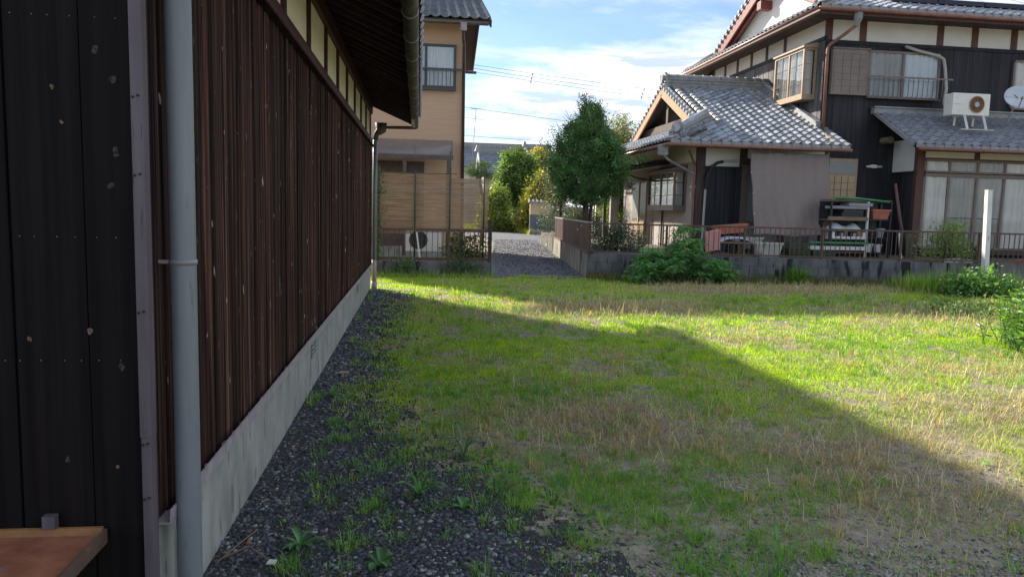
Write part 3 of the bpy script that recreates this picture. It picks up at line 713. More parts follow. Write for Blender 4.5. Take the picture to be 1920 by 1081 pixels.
# ================================================================== RIGHT RETAINING WALL AND FENCES
A0, A1 = Vector((3.95, 17.16, 0)), Vector((15.2, 15.56, 0))
dA = (A1 - A0).normalized(); nA = Vector((-dA.y, dA.x, 0))
C1 = Vector((4.86, 26.8, 0)); dC = (C1 - A0).normalized(); nC = Vector((dC.y, -dC.x, 0))
def wallseg(p, q, n, z0, z1, t):
    b = MB(); b.hexa([(p.x, p.y, z0), (q.x, q.y, z0), (q.x + n.x * t, q.y + n.y * t, z0), (p.x + n.x * t, p.y + n.y * t, z0)], [(p.x, p.y, z1), (q.x, q.y, z1), (q.x + n.x * t, q.y + n.y * t, z1), (p.x + n.x * t, p.y + n.y * t, z1)]); return b
RW = thing('retaining_wall', (8, 16.6, 0), 'stained grey concrete block retaining wall under the long bar fence', 'wall')
blk = 0.0
L1 = (A1 - A0).length
for row, (z0, z1) in enumerate(((-0.1, 0.195), (0.202, 0.392), (0.399, 0.588))):
    s = 0.0 if row % 2 == 0 else -0.2
    while s < L1:
        a_, c_ = max(s, 0), min(s + 0.393, L1)
        if c_ - a_ > .03:
            o = random.uniform(-.003, .003)
            p = A0 + dA * (a_ + .002) + nA * (-o); q = A0 + dA * (c_ - .002) + nA * (-o)
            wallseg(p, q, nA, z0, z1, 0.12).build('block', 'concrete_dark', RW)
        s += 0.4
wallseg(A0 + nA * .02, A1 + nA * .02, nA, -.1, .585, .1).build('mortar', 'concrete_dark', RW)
LW_ = thing('lane_wall', (4.4, 22, 0), 'pale concrete retaining wall running along the gravel lane', 'wall')
Lc = (C1 - A0).length
s = 0.13
while s < Lc:
    c_ = min(s + 1.9, Lc)
    wallseg(A0 + dC * s, A0 + dC * (c_ - .006), nC, -.1, .585 + random.uniform(-.004, .004), 0.14).build('panel', 'concrete_tan', LW_)
    s = c_
MB().bar(A0 + dC * .1 + nC * .07 + Vector((0, 0, .61)), C1 + nC * .07 + Vector((0, 0, .61)), 0.17, 0.04).build('coping', 'rust_brown', LW_)

FF = thing('bar_fence', (8, 16.6, 0.6), 'long rusty brown bar fence on the concrete wall before the tiled house', 'fence')
off = nA * 0.07
for z, h in ((1.295, 0.04), (0.645, 0.035)):
    MB().bar(A0 + off + Vector((0, 0, z)), A1 + off + Vector((0, 0, z)), 0.04, h).build('rail', 'rust_brown', FF)
me = MB().box(-.0075, .0075, -.0075, .0075, 0.66, 1.28).mesh('bar', 'rust_brown')
ang = math.atan2(dA.y, dA.x)
k = 0.12
while k < L1:
    p = A0 + off + dA * k
    inst('bar', me, Matrix.Translation(p) @ Matrix.Rotation(ang, 4, 'Z') @ Matrix.Rotation(random.uniform(-.012, .012), 4, 'Y'), FF)
    k += 0.118
k = 0.02
while k < L1:
    p = A0 + off + dA * k
    MB().box(p.x - .022, p.x + .022, p.y - .022, p.y + .022, 0.57, 1.31).build('post', 'rust_brown', FF); k += 1.82
PF = thing('panel_fence', (4.4, 22, 0.6), 'solid brown corrugated panel fence along the lane side of the yard', 'fence')
o2 = nC * 0.07
k = 0.02; i = 0
while k < Lc - .05:
    p = A0 + dC * k + o2; q = A0 + dC * (k + .115) + o2
    dd = nC * (0.012 if i % 2 else -0.006)
    MB().bar(Vector((p.x, p.y, .97)) + dd, Vector((q.x, q.y, .97)) + dd, 0.012, 0.65).build('panel_strip', 'panel_brown', PF); k += .118; i += 1
MB().bar(A0 + o2 + Vector((0, 0, 1.31)), C1 + o2 + Vector((0, 0, 1.31)), 0.05, 0.035).build('rail', 'bracket_grey', PF)

# ================================================================== RIGHT HOUSE
RH = thing('tiled_house', (13, 22, 0.54), 'two storey black boarded house with silver tiled roofs behind the bar fence', 'house')
G0 = 0.54
# --- low wing
MB().box(7.65, 11.45, 20.05, 28.0, G0, 3.9).build('wing_core', 'room_dark', RH)
MB().box(7.59, 7.649, 20.1, 28.0, G0, 3.75).build('side_wall', 'plaster_rough', RH)
MB().box(7.58, 7.82, 19.985, 20.1, G0, 3.5).build('corner_post', 'dark_post', RH)
MB().box(7.822, 8.80, 20.0, 20.06, 2.89, 3.46).build('plaster_panel', 'plaster_white', RH)
MB().box(8.80, 9.02, 19.985, 20.08, 2.5, 3.5).build('post', 'dark_post', RH)
MB().box(9.02, 11.30, 20.0, 20.06, 3.13, 3.46).build('plaster_panel', 'plaster_white', RH)
MB().box(11.30, 11.45, 19.985, 20.08, G0, 3.5).build('post', 'dark_post', RH)
MB().box(7.8, 8.86, 19.93, 20.05, 2.83, 2.89).build('lintel', 'black_board', RH)
for k in range(7):
    x = 7.835 + k * .145
    MB().box(x, x + .138, 19.965 + .01 * (k % 2), 20.04, G0 + .05, 2.83).build('board', 'black_board', RH)
MB().box(8.87, 9.05, 19.96, 20.08, G0, 2.95).build('jamb', 'bronze_frame', RH)
MB().box(9.02, 11.3, 19.95, 20.07, 2.95, 3.12).build('lintel', 'dark_post', RH)
wd = MB().box(9.05, 11.3, 20.03, 20.07, G0 + .1, 2.95).build('window', 'frosted', RH)
for x in (9.36, 10.1, 10.2, 10.9):
    MB().box(x, x + .06, 19.99, 20.03, G0 + .1, 2.95).build('mullion', 'bronze_frame', wd)
MB().box(9.05, 11.3, 19.985, 20.03, 1.35, 1.42).build('rail', 'bronze_frame', wd)
# conduit with black hose beside the boards
cdt = MB().tube([(7.80, 19.93, G0), (7.83, 19.93, 2.3)], 0.035, 8).build('conduit', 'duct_cream', RH)
MB().tube([(7.83, 19.92, 2.25), (7.85, 19.9, 2.65), (7.98, 19.9, 2.87), (8.15, 19.92, 2.99), (8.3, 19.94, 3.02)], 0.04, 8).build('hose', 'plastic_black', cdt)
for z in (3.0, 3.05):
    MB().tube([(8.3, 19.97, z), (8.75, 19.97, z + .03)], 0.012, 6).build('pipe', 'duct_cream', cdt)
# side wall: upper board, oriel window, down pipe, door
MB().tube([(7.53, 20.02, G0), (7.53, 20.02, 2.9), (7.2, 19.6, 3.25)], 0.035, 8).build('downpipe', 'copper_gutter', RH)
MB().box(7.575, 7.589, 20.1, 28.0, 3.02, 3.7).build('upper_board', 'plaster_cream', RH)
def oriel(parent, x, y0, y1, z0, z1, dpt, fm, pm, panes, curt):
    """A shallow window box standing proud of a wall that faces -x."""
    w = MB().box(x - dpt, x, y0, y1, z0 - .09, z0).build('window', fm, parent)
    MB().hexa([(x - dpt - .05, y0 - .05, z1), (x, y0 - .05, z1), (x, y1 + .05, z1), (x - dpt - .05, y1 + .05, z1)], [(x - dpt - .05, y0 - .05, z1 + .05), (x, y0 - .05, z1 + .16), (x, y1 + .05, z1 + .16), (x - dpt - .05, y1 + .05, z1 + .05)]).build('hood', fm, w)
    for yy in (y0, y1 - .06):
        MB().box(x - dpt, x - dpt + .07, yy, yy + .06, z0, z1).build('mullion', fm, w)
        MB().box(x - .06, x, yy, yy + .06, z0, z1).build('mullion', fm, w)
        MB().box(x - dpt + .07, x - .06, yy + .02, yy + .025, z0 + .06, z1 - .06).build('pane', 'glass', w)
        MB().box(x - dpt + .07, x - .06, yy, yy + .06, z0, z0 + .06).build('rail', fm, w)
        MB().box(x - dpt + .07, x - .06, yy, yy + .06, z1 - .06, z1).build('rail', fm, w)
        for j in (1, 2):
            zz = z0 + (z1 - z0) * j / 3
            MB().box(x - dpt + .07, x - .06, yy + .012, yy + .022, zz - .01, zz + .01).build('glazing_bar', fm, w)
    MB().box(x - dpt, x - dpt + .06, y0 + .06, y1 - .06, z0, z0 + .07).build('rail', fm, w)
    MB().box(x - dpt, x - dpt + .06, y0 + .06, y1 - .06, z1 - .07, z1).build('rail', fm, w)
    st = (y1 - y0 - .12) / panes
    for i in range(panes):
        a, c = y0 + .06 + i * st, y0 + .06 + (i + 1) * st
        MB().box(x - dpt + .03, x - dpt + .033, a, c, z0 + .07, z1 - .07).build('pane', 'glass', w)
        if i: MB().box(x - dpt + .005, x - dpt + .05, a - .03, a + .03, z0 + .07, z1 - .07).build('mullion', fm, w)
        for j in (1, 2):
            zz = z0 + (z1 - z0) * j / 3
            MB().box(x - dpt + .018, x - dpt + .028, a, c, zz - .009, zz + .009).build('glazing_bar', pm, w)
        MB().box(x - dpt + .018, x - dpt + .028, (a + c) / 2 - .009, (a + c) / 2 + .009, z0 + .07, z1 - .07).build('glazing_bar', pm, w)
    MB().sheet(lambda u, v: (x - dpt + .12 + .012 * math.sin(u * 70), y0 + .1 + (y1 - y0 - .2) * u, z0 + .02 + (z1 - z0 - .04) * v), 80, 1).build('curtain', curt, w)
    MB().sheet(lambda u, v: (x - .08 - (dpt - .2) * u, y0 + .09 + .01 * math.sin(u * 40), z0 + .02 + (z1 - z0 - .04) * v), 40, 1).build('curtain', curt, w)
    return w
oriel(RH, 7.59, 20.75, 23.2, 1.74, 2.80, 0.38, 'bronze_frame', 'dark_frame', 2, 'curtain_white')
dr = MB().box(7.54, 7.588, 24.3, 26.0, G0, 2.62).build('door', 'bronze_frame', RH)
for a, c in ((24.36, 25.1), (25.2, 25.94)):
    MB().box(7.525, 7.539, a, c, 1.35, 2.55).build('pane', 'frosted', dr)
    MB().box(7.522, 7.537, a, c, 0.95, 1.25).build('kick_panel', 'light_bronze', dr)
MB().box(7.50, 7.54, 25.1, 25.2, G0, 2.6).build('stile', 'light_bronze', dr)
MB().box(7.55, 7.6, 23.75, 24.28, G0, 2.9).build('wall_pier', 'plaster_rough', RH)
# porch roof, post and lantern
pr = MB(); pr.hexa([(6.05, 22.2, 2.80), (7.58, 22.2, 3.06), (7.58, 27.2, 3.06), (6.05, 27.2, 2.80)], [(6.05, 22.2, 2.87), (7.58, 22.2, 3.14), (7.58, 27.2, 3.14), (6.05, 27.2, 2.87)])
pr = pr.build('porch_roof', 'dark_post', RH)
tile_roof(pr, (6.0, 22.2, 2.885), (0, 1, 0), (1, 0, .172), 18, 5, 0.277, 0.3, 'tile_dull', single=False, name='porch_tiles')
MB().tube([(6.0, 22.15, 2.80), (6.0, 27.2, 2.80)], 0.05, 8).build('gutter', 'dark_frame', pr)
MB().tube([(6.05, 22.2, 2.77), (6.6, 22.3, 2.6), (7.5, 22.6, 2.52), (7.55, 22.7, 2.4), (7.55, 22.7, G0)], 0.03, 8).build('downpipe', 'dark_frame', pr)
MB().box(6.55, 6.85, 25.2, 25.5, G0, 2.8).build('porch_wall', 'plaster_rough', pr)
MB().box(6.85, 6.98, 25.16, 25.30, G0, 2.82).build('porch_post', 'dark_post', pr)
MB().box(6.40, 6.50, 25.6, 25.72, G0, 2.8).build('porch_post', 'dark_post', pr)
lt = MB().box(6.58, 6.78, 25.05, 25.19, 2.22, 2.62).build('porch_lantern', 'lamp_glass', RH, bevel=.01)
MB().box(6.56, 6.80, 25.03, 25.2, 2.62, 2.66).build('lantern_cap', 'dark_frame', lt)
MB().box(6.56, 6.80, 25.03, 25.2, 2.18, 2.22).build('lantern_base', 'dark_frame', lt)
# --- low wing roof (hip and gable)
S3 = 0.455
EX, EY, EZ = 6.5, 19.2, 3.47
RY = 24.0
GXl = 8.1
RZ = EZ + S3 * (RY - EY)
rf = MB()
rf.prism([(EX, EY, EZ - .02), (11.4, EY, EZ - .02), (11.4, RY, RZ - .02), (GXl, RY, RZ - .02), (GXl, EY + (GXl - EX), EZ + S3 * (GXl - EX) - .02)], (0, 0, -.07))
rf.prism([(EX, EY, EZ - .02), (GXl, EY + 1.6, EZ + S3 * 1.6 - .02), (GXl, 27.2, EZ + S3 * 1.6 - .02), (EX, 28.8, EZ - .02)], (0, 0, -.07))
rf.prism([(GXl, RY, RZ - .02), (11.4, RY, RZ - .02), (11.4, 28.8, EZ - .02), (EX, 28.8, EZ - .02), (GXl, 27.2, EZ + S3 * 1.6 - .02)], (0, 0, -.07))
LR = rf.build('wing_roof', 'dark_post', RH)
ln = math.hypot(1, S3)
def keep_front(p):
    if p.x > 11.55: return False
    if p.y < EY + (GXl - EX): return (p.x - EX) > (p.y - EY) - .12
    return p.x > GXl - .05
tile_roof(LR, (EX, EY - .05, EZ - .01), (1, 0, 0), (0, 1, S3), 18, 20, 0.280, 0.268, 'tile_silver', keep=keep_front, name='tile')
def keep_side(p):
    return (p.y - EY) > (p.x - EX) - .1 and p.x < GXl - .1 and p.y < 28.7
tile_roof(LR, (EX - .05, 28.8, EZ - .01), (0, -1, 0), (1, 0, S3), 34, 7, 0.282, 0.268, 'tile_silver', keep=keep_side, single=False, name='side_tiles')
# eave end tiles along the front
for k in range(18):
    MB().box(EX + k * .28 + .01, EX + k * .28 + .272, EY - .065, EY - .05, EZ - .075, EZ + .018).build('eave_tile', 'tile_ridge', LR)
# round verge tiles beside the gable
def roll_col(x, y0, y1, rad, parent, nm='verge_tile', zo=.05):
    b = MB(); n = 10; Lr = .29
    vs = []; fs = []
    for q, (yy, rr) in enumerate(((0, rad), (Lr, rad * .70))):
        for i in range(n + 1):
            t = math.pi * i / n
            vs.append((rr * math.cos(t), yy, rr * math.sin(t)))
    fs = [(i, i + 1, n + 2 + i, n + 1 + i) for i in range(n)] + [tuple(range(n, -1, -1))]
    b.add(vs, fs); me_ = b.mesh(nm, 'tile_ridge', smooth=False)
    y = y0
    while y < y1 - .05:
        mw = Matrix.Translation((x, y, EZ + S3 * (y - EY) + zo)) @ Matrix.Rotation(math.atan(S3), 4, 'X')
        inst(nm, me_, mw, parent); y += .25
roll_col(GXl - .20, 21.0, RY, .085, LR, zo=.0)
roll_col(GXl + .02, 20.75, RY, .105, LR, zo=.035)
roll_col(GXl + .33, 20.60, RY, .095, LR, zo=.045)
# verge slab under the gable rolls + barge boards
MB().bar((GXl - .17, 20.75, EZ + S3 * 1.55 - .05), (GXl - .17, RY, RZ - .05), .34, .05).build('verge_slab', 'dark_post', LR)
MB().bar((GXl - .17, 27.25, EZ + S3 * 1.55 - .05), (GXl - .17, RY, RZ - .05), .34, .05).build('verge_slab', 'dark_post', LR)
for y0 in (20.85, 27.15):
    MB().bar((GXl - .31, y0, EZ + S3 * 1.65 - .20), (GXl - .31, RY, RZ - .20), .05, .26).build('barge_board', 'fresh_wood', LR)
    vs = []
k = 20.75
b = MB()
while k < 27.25:   # small round verge ends seen against the sky
    zz = EZ + S3 * (min(k, 48 - k) - EY)
    b.tube([(GXl - .38, k, zz + .02), (GXl - .26, k, zz + .02)], .05, 8); k += .24
b.build('verge_ends', 'tile_silver', LR, kind='stuff')
MB().prism([(GXl + .2, 20.9, EZ + S3 * 1.6 - .05), (GXl + .2, 27.1, EZ + S3 * 1.6 - .05), (GXl + .2, RY, RZ - .1)], (.05, 0, 0)).build('gable', 'dark_post', LR)  # dark wood colour stands in for the barge and overhang shadow
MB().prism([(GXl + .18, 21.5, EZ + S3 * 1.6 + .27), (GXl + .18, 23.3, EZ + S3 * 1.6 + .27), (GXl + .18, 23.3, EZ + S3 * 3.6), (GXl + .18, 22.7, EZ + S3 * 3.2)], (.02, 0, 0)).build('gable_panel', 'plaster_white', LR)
MB().box(GXl - .12, GXl - .002, 20.9, 27.1, EZ + S3 * 1.6 + .02, EZ + S3 * 1.6 + .26).build('gable_beam', 'dark_post', LR)
MB().box(GXl - .10, GXl - .002, RY - .09, RY + .09, EZ + 1.0, RZ - .15).build('gable_post', 'dark_post', LR)
# main ridge of stacked noshi tiles
rd = MB().box(7.95, 11.4, RY - .16, RY + .16, RZ - .05, RZ + .10).build('ridge', 'tile_ridge', LR)
for i, (w, z0, z1) in enumerate(((.19, .10, .125), (.15, .13, .19), (.18, .195, .22), (.14, .225, .26))):
    MB().box(7.93, 11.4, RY - w, RY + w, RZ + z0, RZ + z1).build('ridge_course', 'tile_ridge', rd)
MB().tube([(7.90, RY, RZ + .30), (11.4, RY, RZ + .30)], .095, 12).build('ridge_cap', 'tile_ridge', rd, smooth=True)
for k in range(12):
    MB().tube([(7.97 + k * .29, RY, RZ + .30), (8.0 + k * .29, RY, RZ + .30)], .112, 12).build('cap_collar', 'tile_silver', rd)
def oni(x, y, z, s, ax, parent):
    """End tile ornament: round cap face over a flared plate."""
    b = MB(); d = Vector(ax).normalized(); sd_ = Vector((-d.y, d.x, 0))
    P = lambda a, h, o: Vector((x, y, z)) + sd_ * a * s + Vector((0, 0, h * s)) + d * o * s
    poly = [(-.30, -.22), (-.34, -.05), (-.22, .05), (-.20, .22), (-.08, .34), (.08, .34), (.20, .22), (.22, .05), (.34, -.05), (.30, -.22)]
    b.prism([P(a, h, 0) for a, h in poly], d * .10 * s)
    o = b.build('end_ornament', 'tile_ridge', parent)
    MB().tube([P(0, .10, .08), P(0, .10, .2)], .16 * s, 14).build('ornament_disc', 'tile_silver', o)
    MB().tube([P(0.16 * math.cos(t), .10 + .16 * math.sin(t), .19) for t in np.linspace(0, 6.283, 17)], .022 * s, 6, cap=False).build('ornament_ring', 'tile_ridge', o)
    for sg in (-1, 1):
        MB().tube([P(sg * (.22 + .06 * math.cos(t)), -.08 + .06 * math.sin(t), .13) for t in np.linspace(0, 5.2, 12)], .02 * s, 6).build('scroll', 'tile_silver', o)
    return o
oni(7.92, RY, RZ + .14, .85, (-1, 0, 0), LR)
# corner hip ridge
h0, h1 = Vector((EX + .05, EY + .05, EZ + .06)), Vector((GXl - .05, EY + 1.55, EZ + S3 * 1.55 + .06))
hr = MB().bar(h0.lerp(h1, .22), h1, .24, .12).build('hip_ridge', 'tile_ridge', LR)
MB().tube([h0.lerp(h1, .20) + Vector((0, 0, .11)), h1 + Vector((0, 0, .13))], .10, 10).build('hip_cap', 'tile_ridge', hr, smooth=True)
MB().tube([h0.lerp(h1, .30) + Vector((0, 0, .20)), h1 + Vector((0, 0, .24))], .085, 10).build('hip_cap', 'tile_silver', hr, smooth=True)
o_ = h0.lerp(h1, .20); oni(o_.x, o_.y, o_.z + .10, .75, (-1, -1, 0), LR)
MB().bar(h0 + Vector((-.05, -.05, -.02)), h0.lerp(h1, .25), .16, .09).build('corner_tile', 'tile_silver', LR)
# wall flashing ridge where roof meets the tall block
MB().bar((11.32, EY + 1.25, EZ + S3 * 1.25 + .10), (11.32, RY, RZ + .12), .22, .2).build('wall_ridge', 'tile_ridge', LR)
MB().bar((11.25, EY + 1.2, EZ + S3 * 1.2 + .23), (11.25, RY, RZ + .25), .16, .05).build('wall_ridge_cap', 'tile_silver', LR)
MB().bar((11.22, EY + .08, EZ + .09), (11.22, EY + .75, EZ + S3 * .75 + .09), .09, .03).build('cover_strip', 'light_bronze', LR)
MB().tube([(EX - .1, EY - .11, EZ - .11), (11.55, EY - .11, EZ - .10)], .045, 8).build('gutter', 'copper_gutter', LR, smooth=True)
MB().tube([(EX - .11, EY - .1, EZ - .11), (EX - .11, 28.8, EZ - .11)], .045, 8).build('gutter', 'copper_gutter', LR, smooth=True)
gb = MB().box(EX - .22, EX + .02, EY + .1, EY + .3, EZ - .38, EZ - .10).build('gutter_box', 'tile_ridge', LR, bevel=.02)
MB().tube([(EX - .1, EY + .2, EZ - .36), (EX + .1, EY + .25, EZ - .5), (7.3, EY + .75, EZ - .72), (7.52, EY + .82, EZ - .8)], .035, 8).build('downpipe', 'tile_ridge', LR)
# soffit rafters on the left eave
for k in range(22):
    y = 19.4 + k * .42
    MB().bar((EX + .02, y, EZ - .13), (7.58, y, EZ - .13 + S3 * 1.06), .05, .06).build('rafter', 'dark_post', LR)
MB().bar((EX + .1, EY + .03, EZ - .12), (11.4, EY + .03, EZ - .12), .04, .06).build('fascia', 'dark_post', LR)

# --- tall block
MB().box(11.44, 22.0, 20.54, 29.4, G0, 7.5).build('main_core', 'room_dark', RH)
bm1 = MB().box(0, .30, -.02, .02, G0, 6.5).mesh('board', 'black_board')
for k in range(36):
    x = 11.42 + k * .302
    if x > 22: break
    inst('board', bm1, Matrix.Translation((x, 20.52 - .008 * (k % 2), 0)), RH)
bm2 = MB().box(-.02, .02, 0, .178, 3.6, 6.56).mesh('board', 'grey_board')
for k in range(49):
    inst('board', bm2, Matrix.Translation((11.41 - .008 * (k % 2), 20.56 + k * .181, 0)), RH)
MB().box(11.36, 22, 20.46, 20.52, 6.46, 6.56).build('belt_rail', 'black_board', RH)
MB().box(11.35, 11.41, 20.46, 29.4, 6.56, 6.66).build('belt_rail', 'black_board', RH)
pxs = [11.45, 12.48, 14.86, 15.95, 17.2, 18.3, 19.4]
for a, c in zip(pxs[:-1], pxs[1:]):
    MB().box(a + .09, c - .09, 20.50, 20.53, 6.56, 7.15).build('plaster_panel', 'plaster_white', RH)
for x in pxs:
    MB().box(x - .10, x + .10, 20.475, 20.53, 6.561, 7.2).build('post', 'brown_post', RH)
pys = [20.55, 22.95, 24.2, 25.35, 26.5, 27.6, 28.7]
for a, c in zip(pys[:-1], pys[1:]):
    MB().box(11.395, 11.425, a + .07, c - .07, 6.66, 7.2).build('plaster_panel', 'plaster_white', RH)
for y in pys[1:]:
    MB().box(11.375, 11.425, y - .08, y + .08, 6.661, 7.25).build('post', 'brown_post', RH)
# roof of the tall block
S4 = .45; UX, UY, UZ = 10.65, 19.6, 7.22; URY = 24.9; UG = 11.9
URZ = UZ + S4 * (URY - UY)
b = MB()
b.prism([(UX, UY, UZ), (22.5, UY, UZ), (22.5, URY, URZ), (UG, URY, URZ), (UG, UY + 1.25, UZ + S4 * 1.25)], (0, 0, -.08))
b.prism([(UX, UY, UZ), (UG, UY + 1.25, UZ + S4 * 1.25), (UG, 28.95, UZ + S4 * 1.25), (UX, 30.2, UZ)], (0, 0, -.08))
b.prism([(UG, URY, URZ), (22.5, URY, URZ), (22.5, 30.2, UZ), (UX, 30.2, UZ), (UG, 28.95, UZ + S4 * 1.25)], (0, 0, -.08))
UR = b.build('main_roof', 'dark_post', RH)
def keep_u(p):
    if p.y < UY + 1.25: return (p.x - UX) > (p.y - UY) - .1
    return p.x > UG - .1
tile_roof(UR, (UX, UY - .05, UZ + .01), (1, 0, 0), (0, 1, S4), 42, 9, 0.28, 0.275, 'tile_silver', keep=keep_u, single=False, name='front_tiles')
tile_roof(UR, (UX - .05, 30.2, UZ + .01), (0, -1, 0), (1, 0, S4), 38, 5, 0.28, 0.275, 'tile_silver', keep=lambda p: (p.y - UY) > (p.x - UX) - .1 and p.x < UG - .15 and p.y < 30.1, single=False, name='side_tiles')
b = MB()
for k in range(38):
    b.box(UX + k * .28 + .01, UX + k * .28 + .272, UY - .065, UY - .05, UZ - .06, UZ + .03)
b.build('eave_tiles', 'tile_ridge', UR, kind='stuff')
MB().tube([(UX - .08, UY - .12, UZ - .09), (22.5, UY - .12, UZ - .10)], .05, 8).build('gutter', 'copper_gutter', UR, smooth=True)
MB().tube([(UX - .12, UY - .08, UZ - .09), (UX - .12, 30.2, UZ - .09)], .05, 8).build('gutter', 'copper_gutter', UR, smooth=True)
MB().box(UX, 22.5, UY + .0, UY + .04, UZ - .2, UZ - .08).build('fascia', 'brown_post', UR)
MB().box(UX, UX + .04, UY + .04, 30.2, UZ - .2, UZ - .08).build('fascia', 'brown_post', UR)
MB().box(UX + .04, 11.40, UY + .04, 30.1, UZ - .10, UZ - .085).build('soffit', 'dark_post', UR)
MB().box(11.40, 22.0, UY + .04, 20.5, UZ - .10, UZ - .085).build('soffit', 'dark_post', UR)
# gable with red barge boards
GZ0 = UZ + S4 * 1.25
MB().prism([(UG + .1, UY + 1.3, GZ0 - .05), (UG + .1, 28.9, GZ0 - .05), (UG + .1, URY, URZ - .1)], (.06, 0, 0)).build('gable', 'plaster_white', UR)
for y0 in (UY + 1.0, 28.95 + .25):
    MB().bar((UG - .35, y0, UZ + S4 * 1.0 - .02), (UG - .35, URY, URZ - .12), .06, .42).build('barge_board', 'red_wood', UR)
    MB().bar((UG - .12, y0, UZ + S4 * 1.0 - .10), (UG - .12, URY, URZ - .2), .12, .2).build('inner_barge', 'red_wood', UR)
    MB().bar((UG - .15, y0, UZ + S4 * 1.0 + .16), (UG - .15, URY, URZ + .06), .5, .06).build('verge_slab', 'tile_ridge', UR)
MB().box(UG - .32, UG + .1, 25.3, 25.6, 8.62, 8.9).build('purlin', 'red_wood', UR)
b = MB(); k = UY + 1.0
while k < 29.1:
    zz = UZ + S4 * (min(k, 2 * URY - k) - UY) + .12
    b.tube([(UG - .46, k, zz + .04), (UG - .3, k, zz + .04)], .07, 8); k += .26
b.build('verge_ends', 'tile_silver', UR, kind='stuff')
MB().tube([(UX + .1, UY + .1, UZ + .14), (UG - .1, UY + 1.15, UZ + S4 * 1.15 + .16)], .12, 10).build('hip_cap', 'tile_ridge', UR, smooth=True)
MB().tube([(UX + .1, 30.1, UZ + .14), (UG - .1, 29.05, UZ + S4 * 1.15 + .16)], .16, 10).build('hip_cap', 'tile_ridge', UR, smooth=True)
oni(UX + .2, UY + .2, UZ + .22, .7, (-1, -1, 0), UR)
MB().tube([(UG - .4, URY, URZ + .3), (22.5, URY, URZ + .3)], .2, 10).build('ridge', 'tile_ridge', UR, smooth=True)
# corner downpipe with hopper
d = MB().tube([(11.75, UY + .05, UZ - .45), (11.6, UY + .3, UZ - .62), (11.40, 20.36, UZ - .85), (11.38, 20.38, UZ - 1.0), (11.40, 20.38, 3.95)], .045, 10).build('downpipe', 'copper_gutter', RH, smooth=True)
MB().tube([(11.75, UY - .02, UZ - .05), (11.75, UY - .02, UZ - .28), (11.75, UY + .02, UZ - .48)], [.12, .11, .05], 10).build('hopper', 'tile_ridge', d)
# upper oriel on the side wall
oriel(RH, 11.39, 20.95, 22.75, 5.05, 6.42, 0.40, 'light_bronze', 'dark_frame', 2, 'curtain_white')
# shutter box with square panels
sb = MB().box(11.55, 12.62, 20.36, 20.5, 5.04, 6.30).build('shutter_box', 'shutter_brown', RH, bevel=.008)
for i in range(4):
    x = 11.60 + i * .255
    MB().box(x - .004, x + .004, 20.354, 20.36, 5.1, 6.2).build('groove', 'dark_frame', sb)
for z in (5.27, 5.45, 5.63, 5.81, 5.99, 6.17):
    MB().box(11.58, 12.60, 20.355, 20.36, z - .003, z + .003).build('groove', 'dark_frame', sb)
MB().box(11.53, 12.66, 20.33, 20.5, 6.30, 6.34).build('cap', 'bronze_frame', sb)
# sliding window with curtains and railing
def slide(parent, x0, x1, y, z0, z1, cuts, mats, fm, nm='window'):
    w = MB().box(x0, x1, y - .075, y, z0 - .05, z0).build(nm, fm, parent)
    MB().box(x0, x1, y - .08, y, z1, z1 + .06).build('head_rail', fm, w)
    e = [x0] + cuts + [x1]
    for i, x in enumerate(e):
        MB().box(x - .035, x + .035, y - .075, y - .003, z0, z1).build('mullion', fm, w)
    for i in range(len(e) - 1):
        a, c = e[i] + .035, e[i + 1] - .035
        MB().box(a, c, y - .062, y - .059, z0, z1).build('pane', 'glass', w)
        MB().sheet(lambda u, v: (a + (c - a) * u, y - .03 + .026 * math.sin(u * (c - a) * 34 + 1.5 * math.sin(u * 9 + v)), z0 + (z1 - z0) * v), 60, 3).build('curtain', mats[i % len(mats)], w, smooth=True)
    return w
w = slide(RH, 12.68, 14.86, 20.49, 5.06, 6.26, [13.75], ['curtain_grey', 'curtain_blue'], 'bronze_frame')
rl = MB().box(12.64, 15.15, 20.17, 20.21, 5.54, 5.585).build('railing', 'bronze_frame', w)
for k in range(15):
    x = 12.74 + k * .15
    MB().tube([(x, 20.19, 5.54), (x, 20.19, 5.06), (x - .02, 20.30, 5.0)], .011, 5).build('bar', 'bronze_frame', w)
MB().box(12.66, 14.9, 20.30, 20.45, 4.98, 5.01).build('sill', 'bronze_frame', w)
slide(RH, 17.25, 18.6, 20.49, 4.9, 6.2, [], ['curtain_white'], 'bronze_frame')
# amber lattice window and lamp at ground level
aw = MB().box(11.62, 12.58, 20.44, 20.50, 2.10, 3.26).build('window', 'light_bronze', RH)
MB().box(11.68, 12.50, 20.425, 20.439, 2.83, 3.16).build('pane', 'frosted', aw)
MB().box(11.68, 12.50, 20.42, 20.438, 2.16, 2.77).build('pane', 'shoji_amber', aw)
for i in range(1, 4):
    MB().box(11.68 + i * .205 - .007, 11.68 + i * .205 + .007, 20.408, 20.42, 2.16, 2.77).build('glazing_bar', 'bronze_frame', aw)
for i in range(1, 3):
    MB().box(11.68, 12.50, 20.41, 20.418, 2.16 + i * .203 - .007, 2.16 + i * .203 + .007).build('glazing_bar', 'bronze_frame', aw)
lm = MB().tube([(12.82, 20.40, 3.05), (13.30, 20.40, 3.06)], .03, 10).build('wall_lamp', 'ac_white', RH, smooth=True)
MB().box(12.97, 13.14, 20.38, 20.5, 3.01, 3.11).build('lamp_base', 'ac_white', lm, bevel=.01)
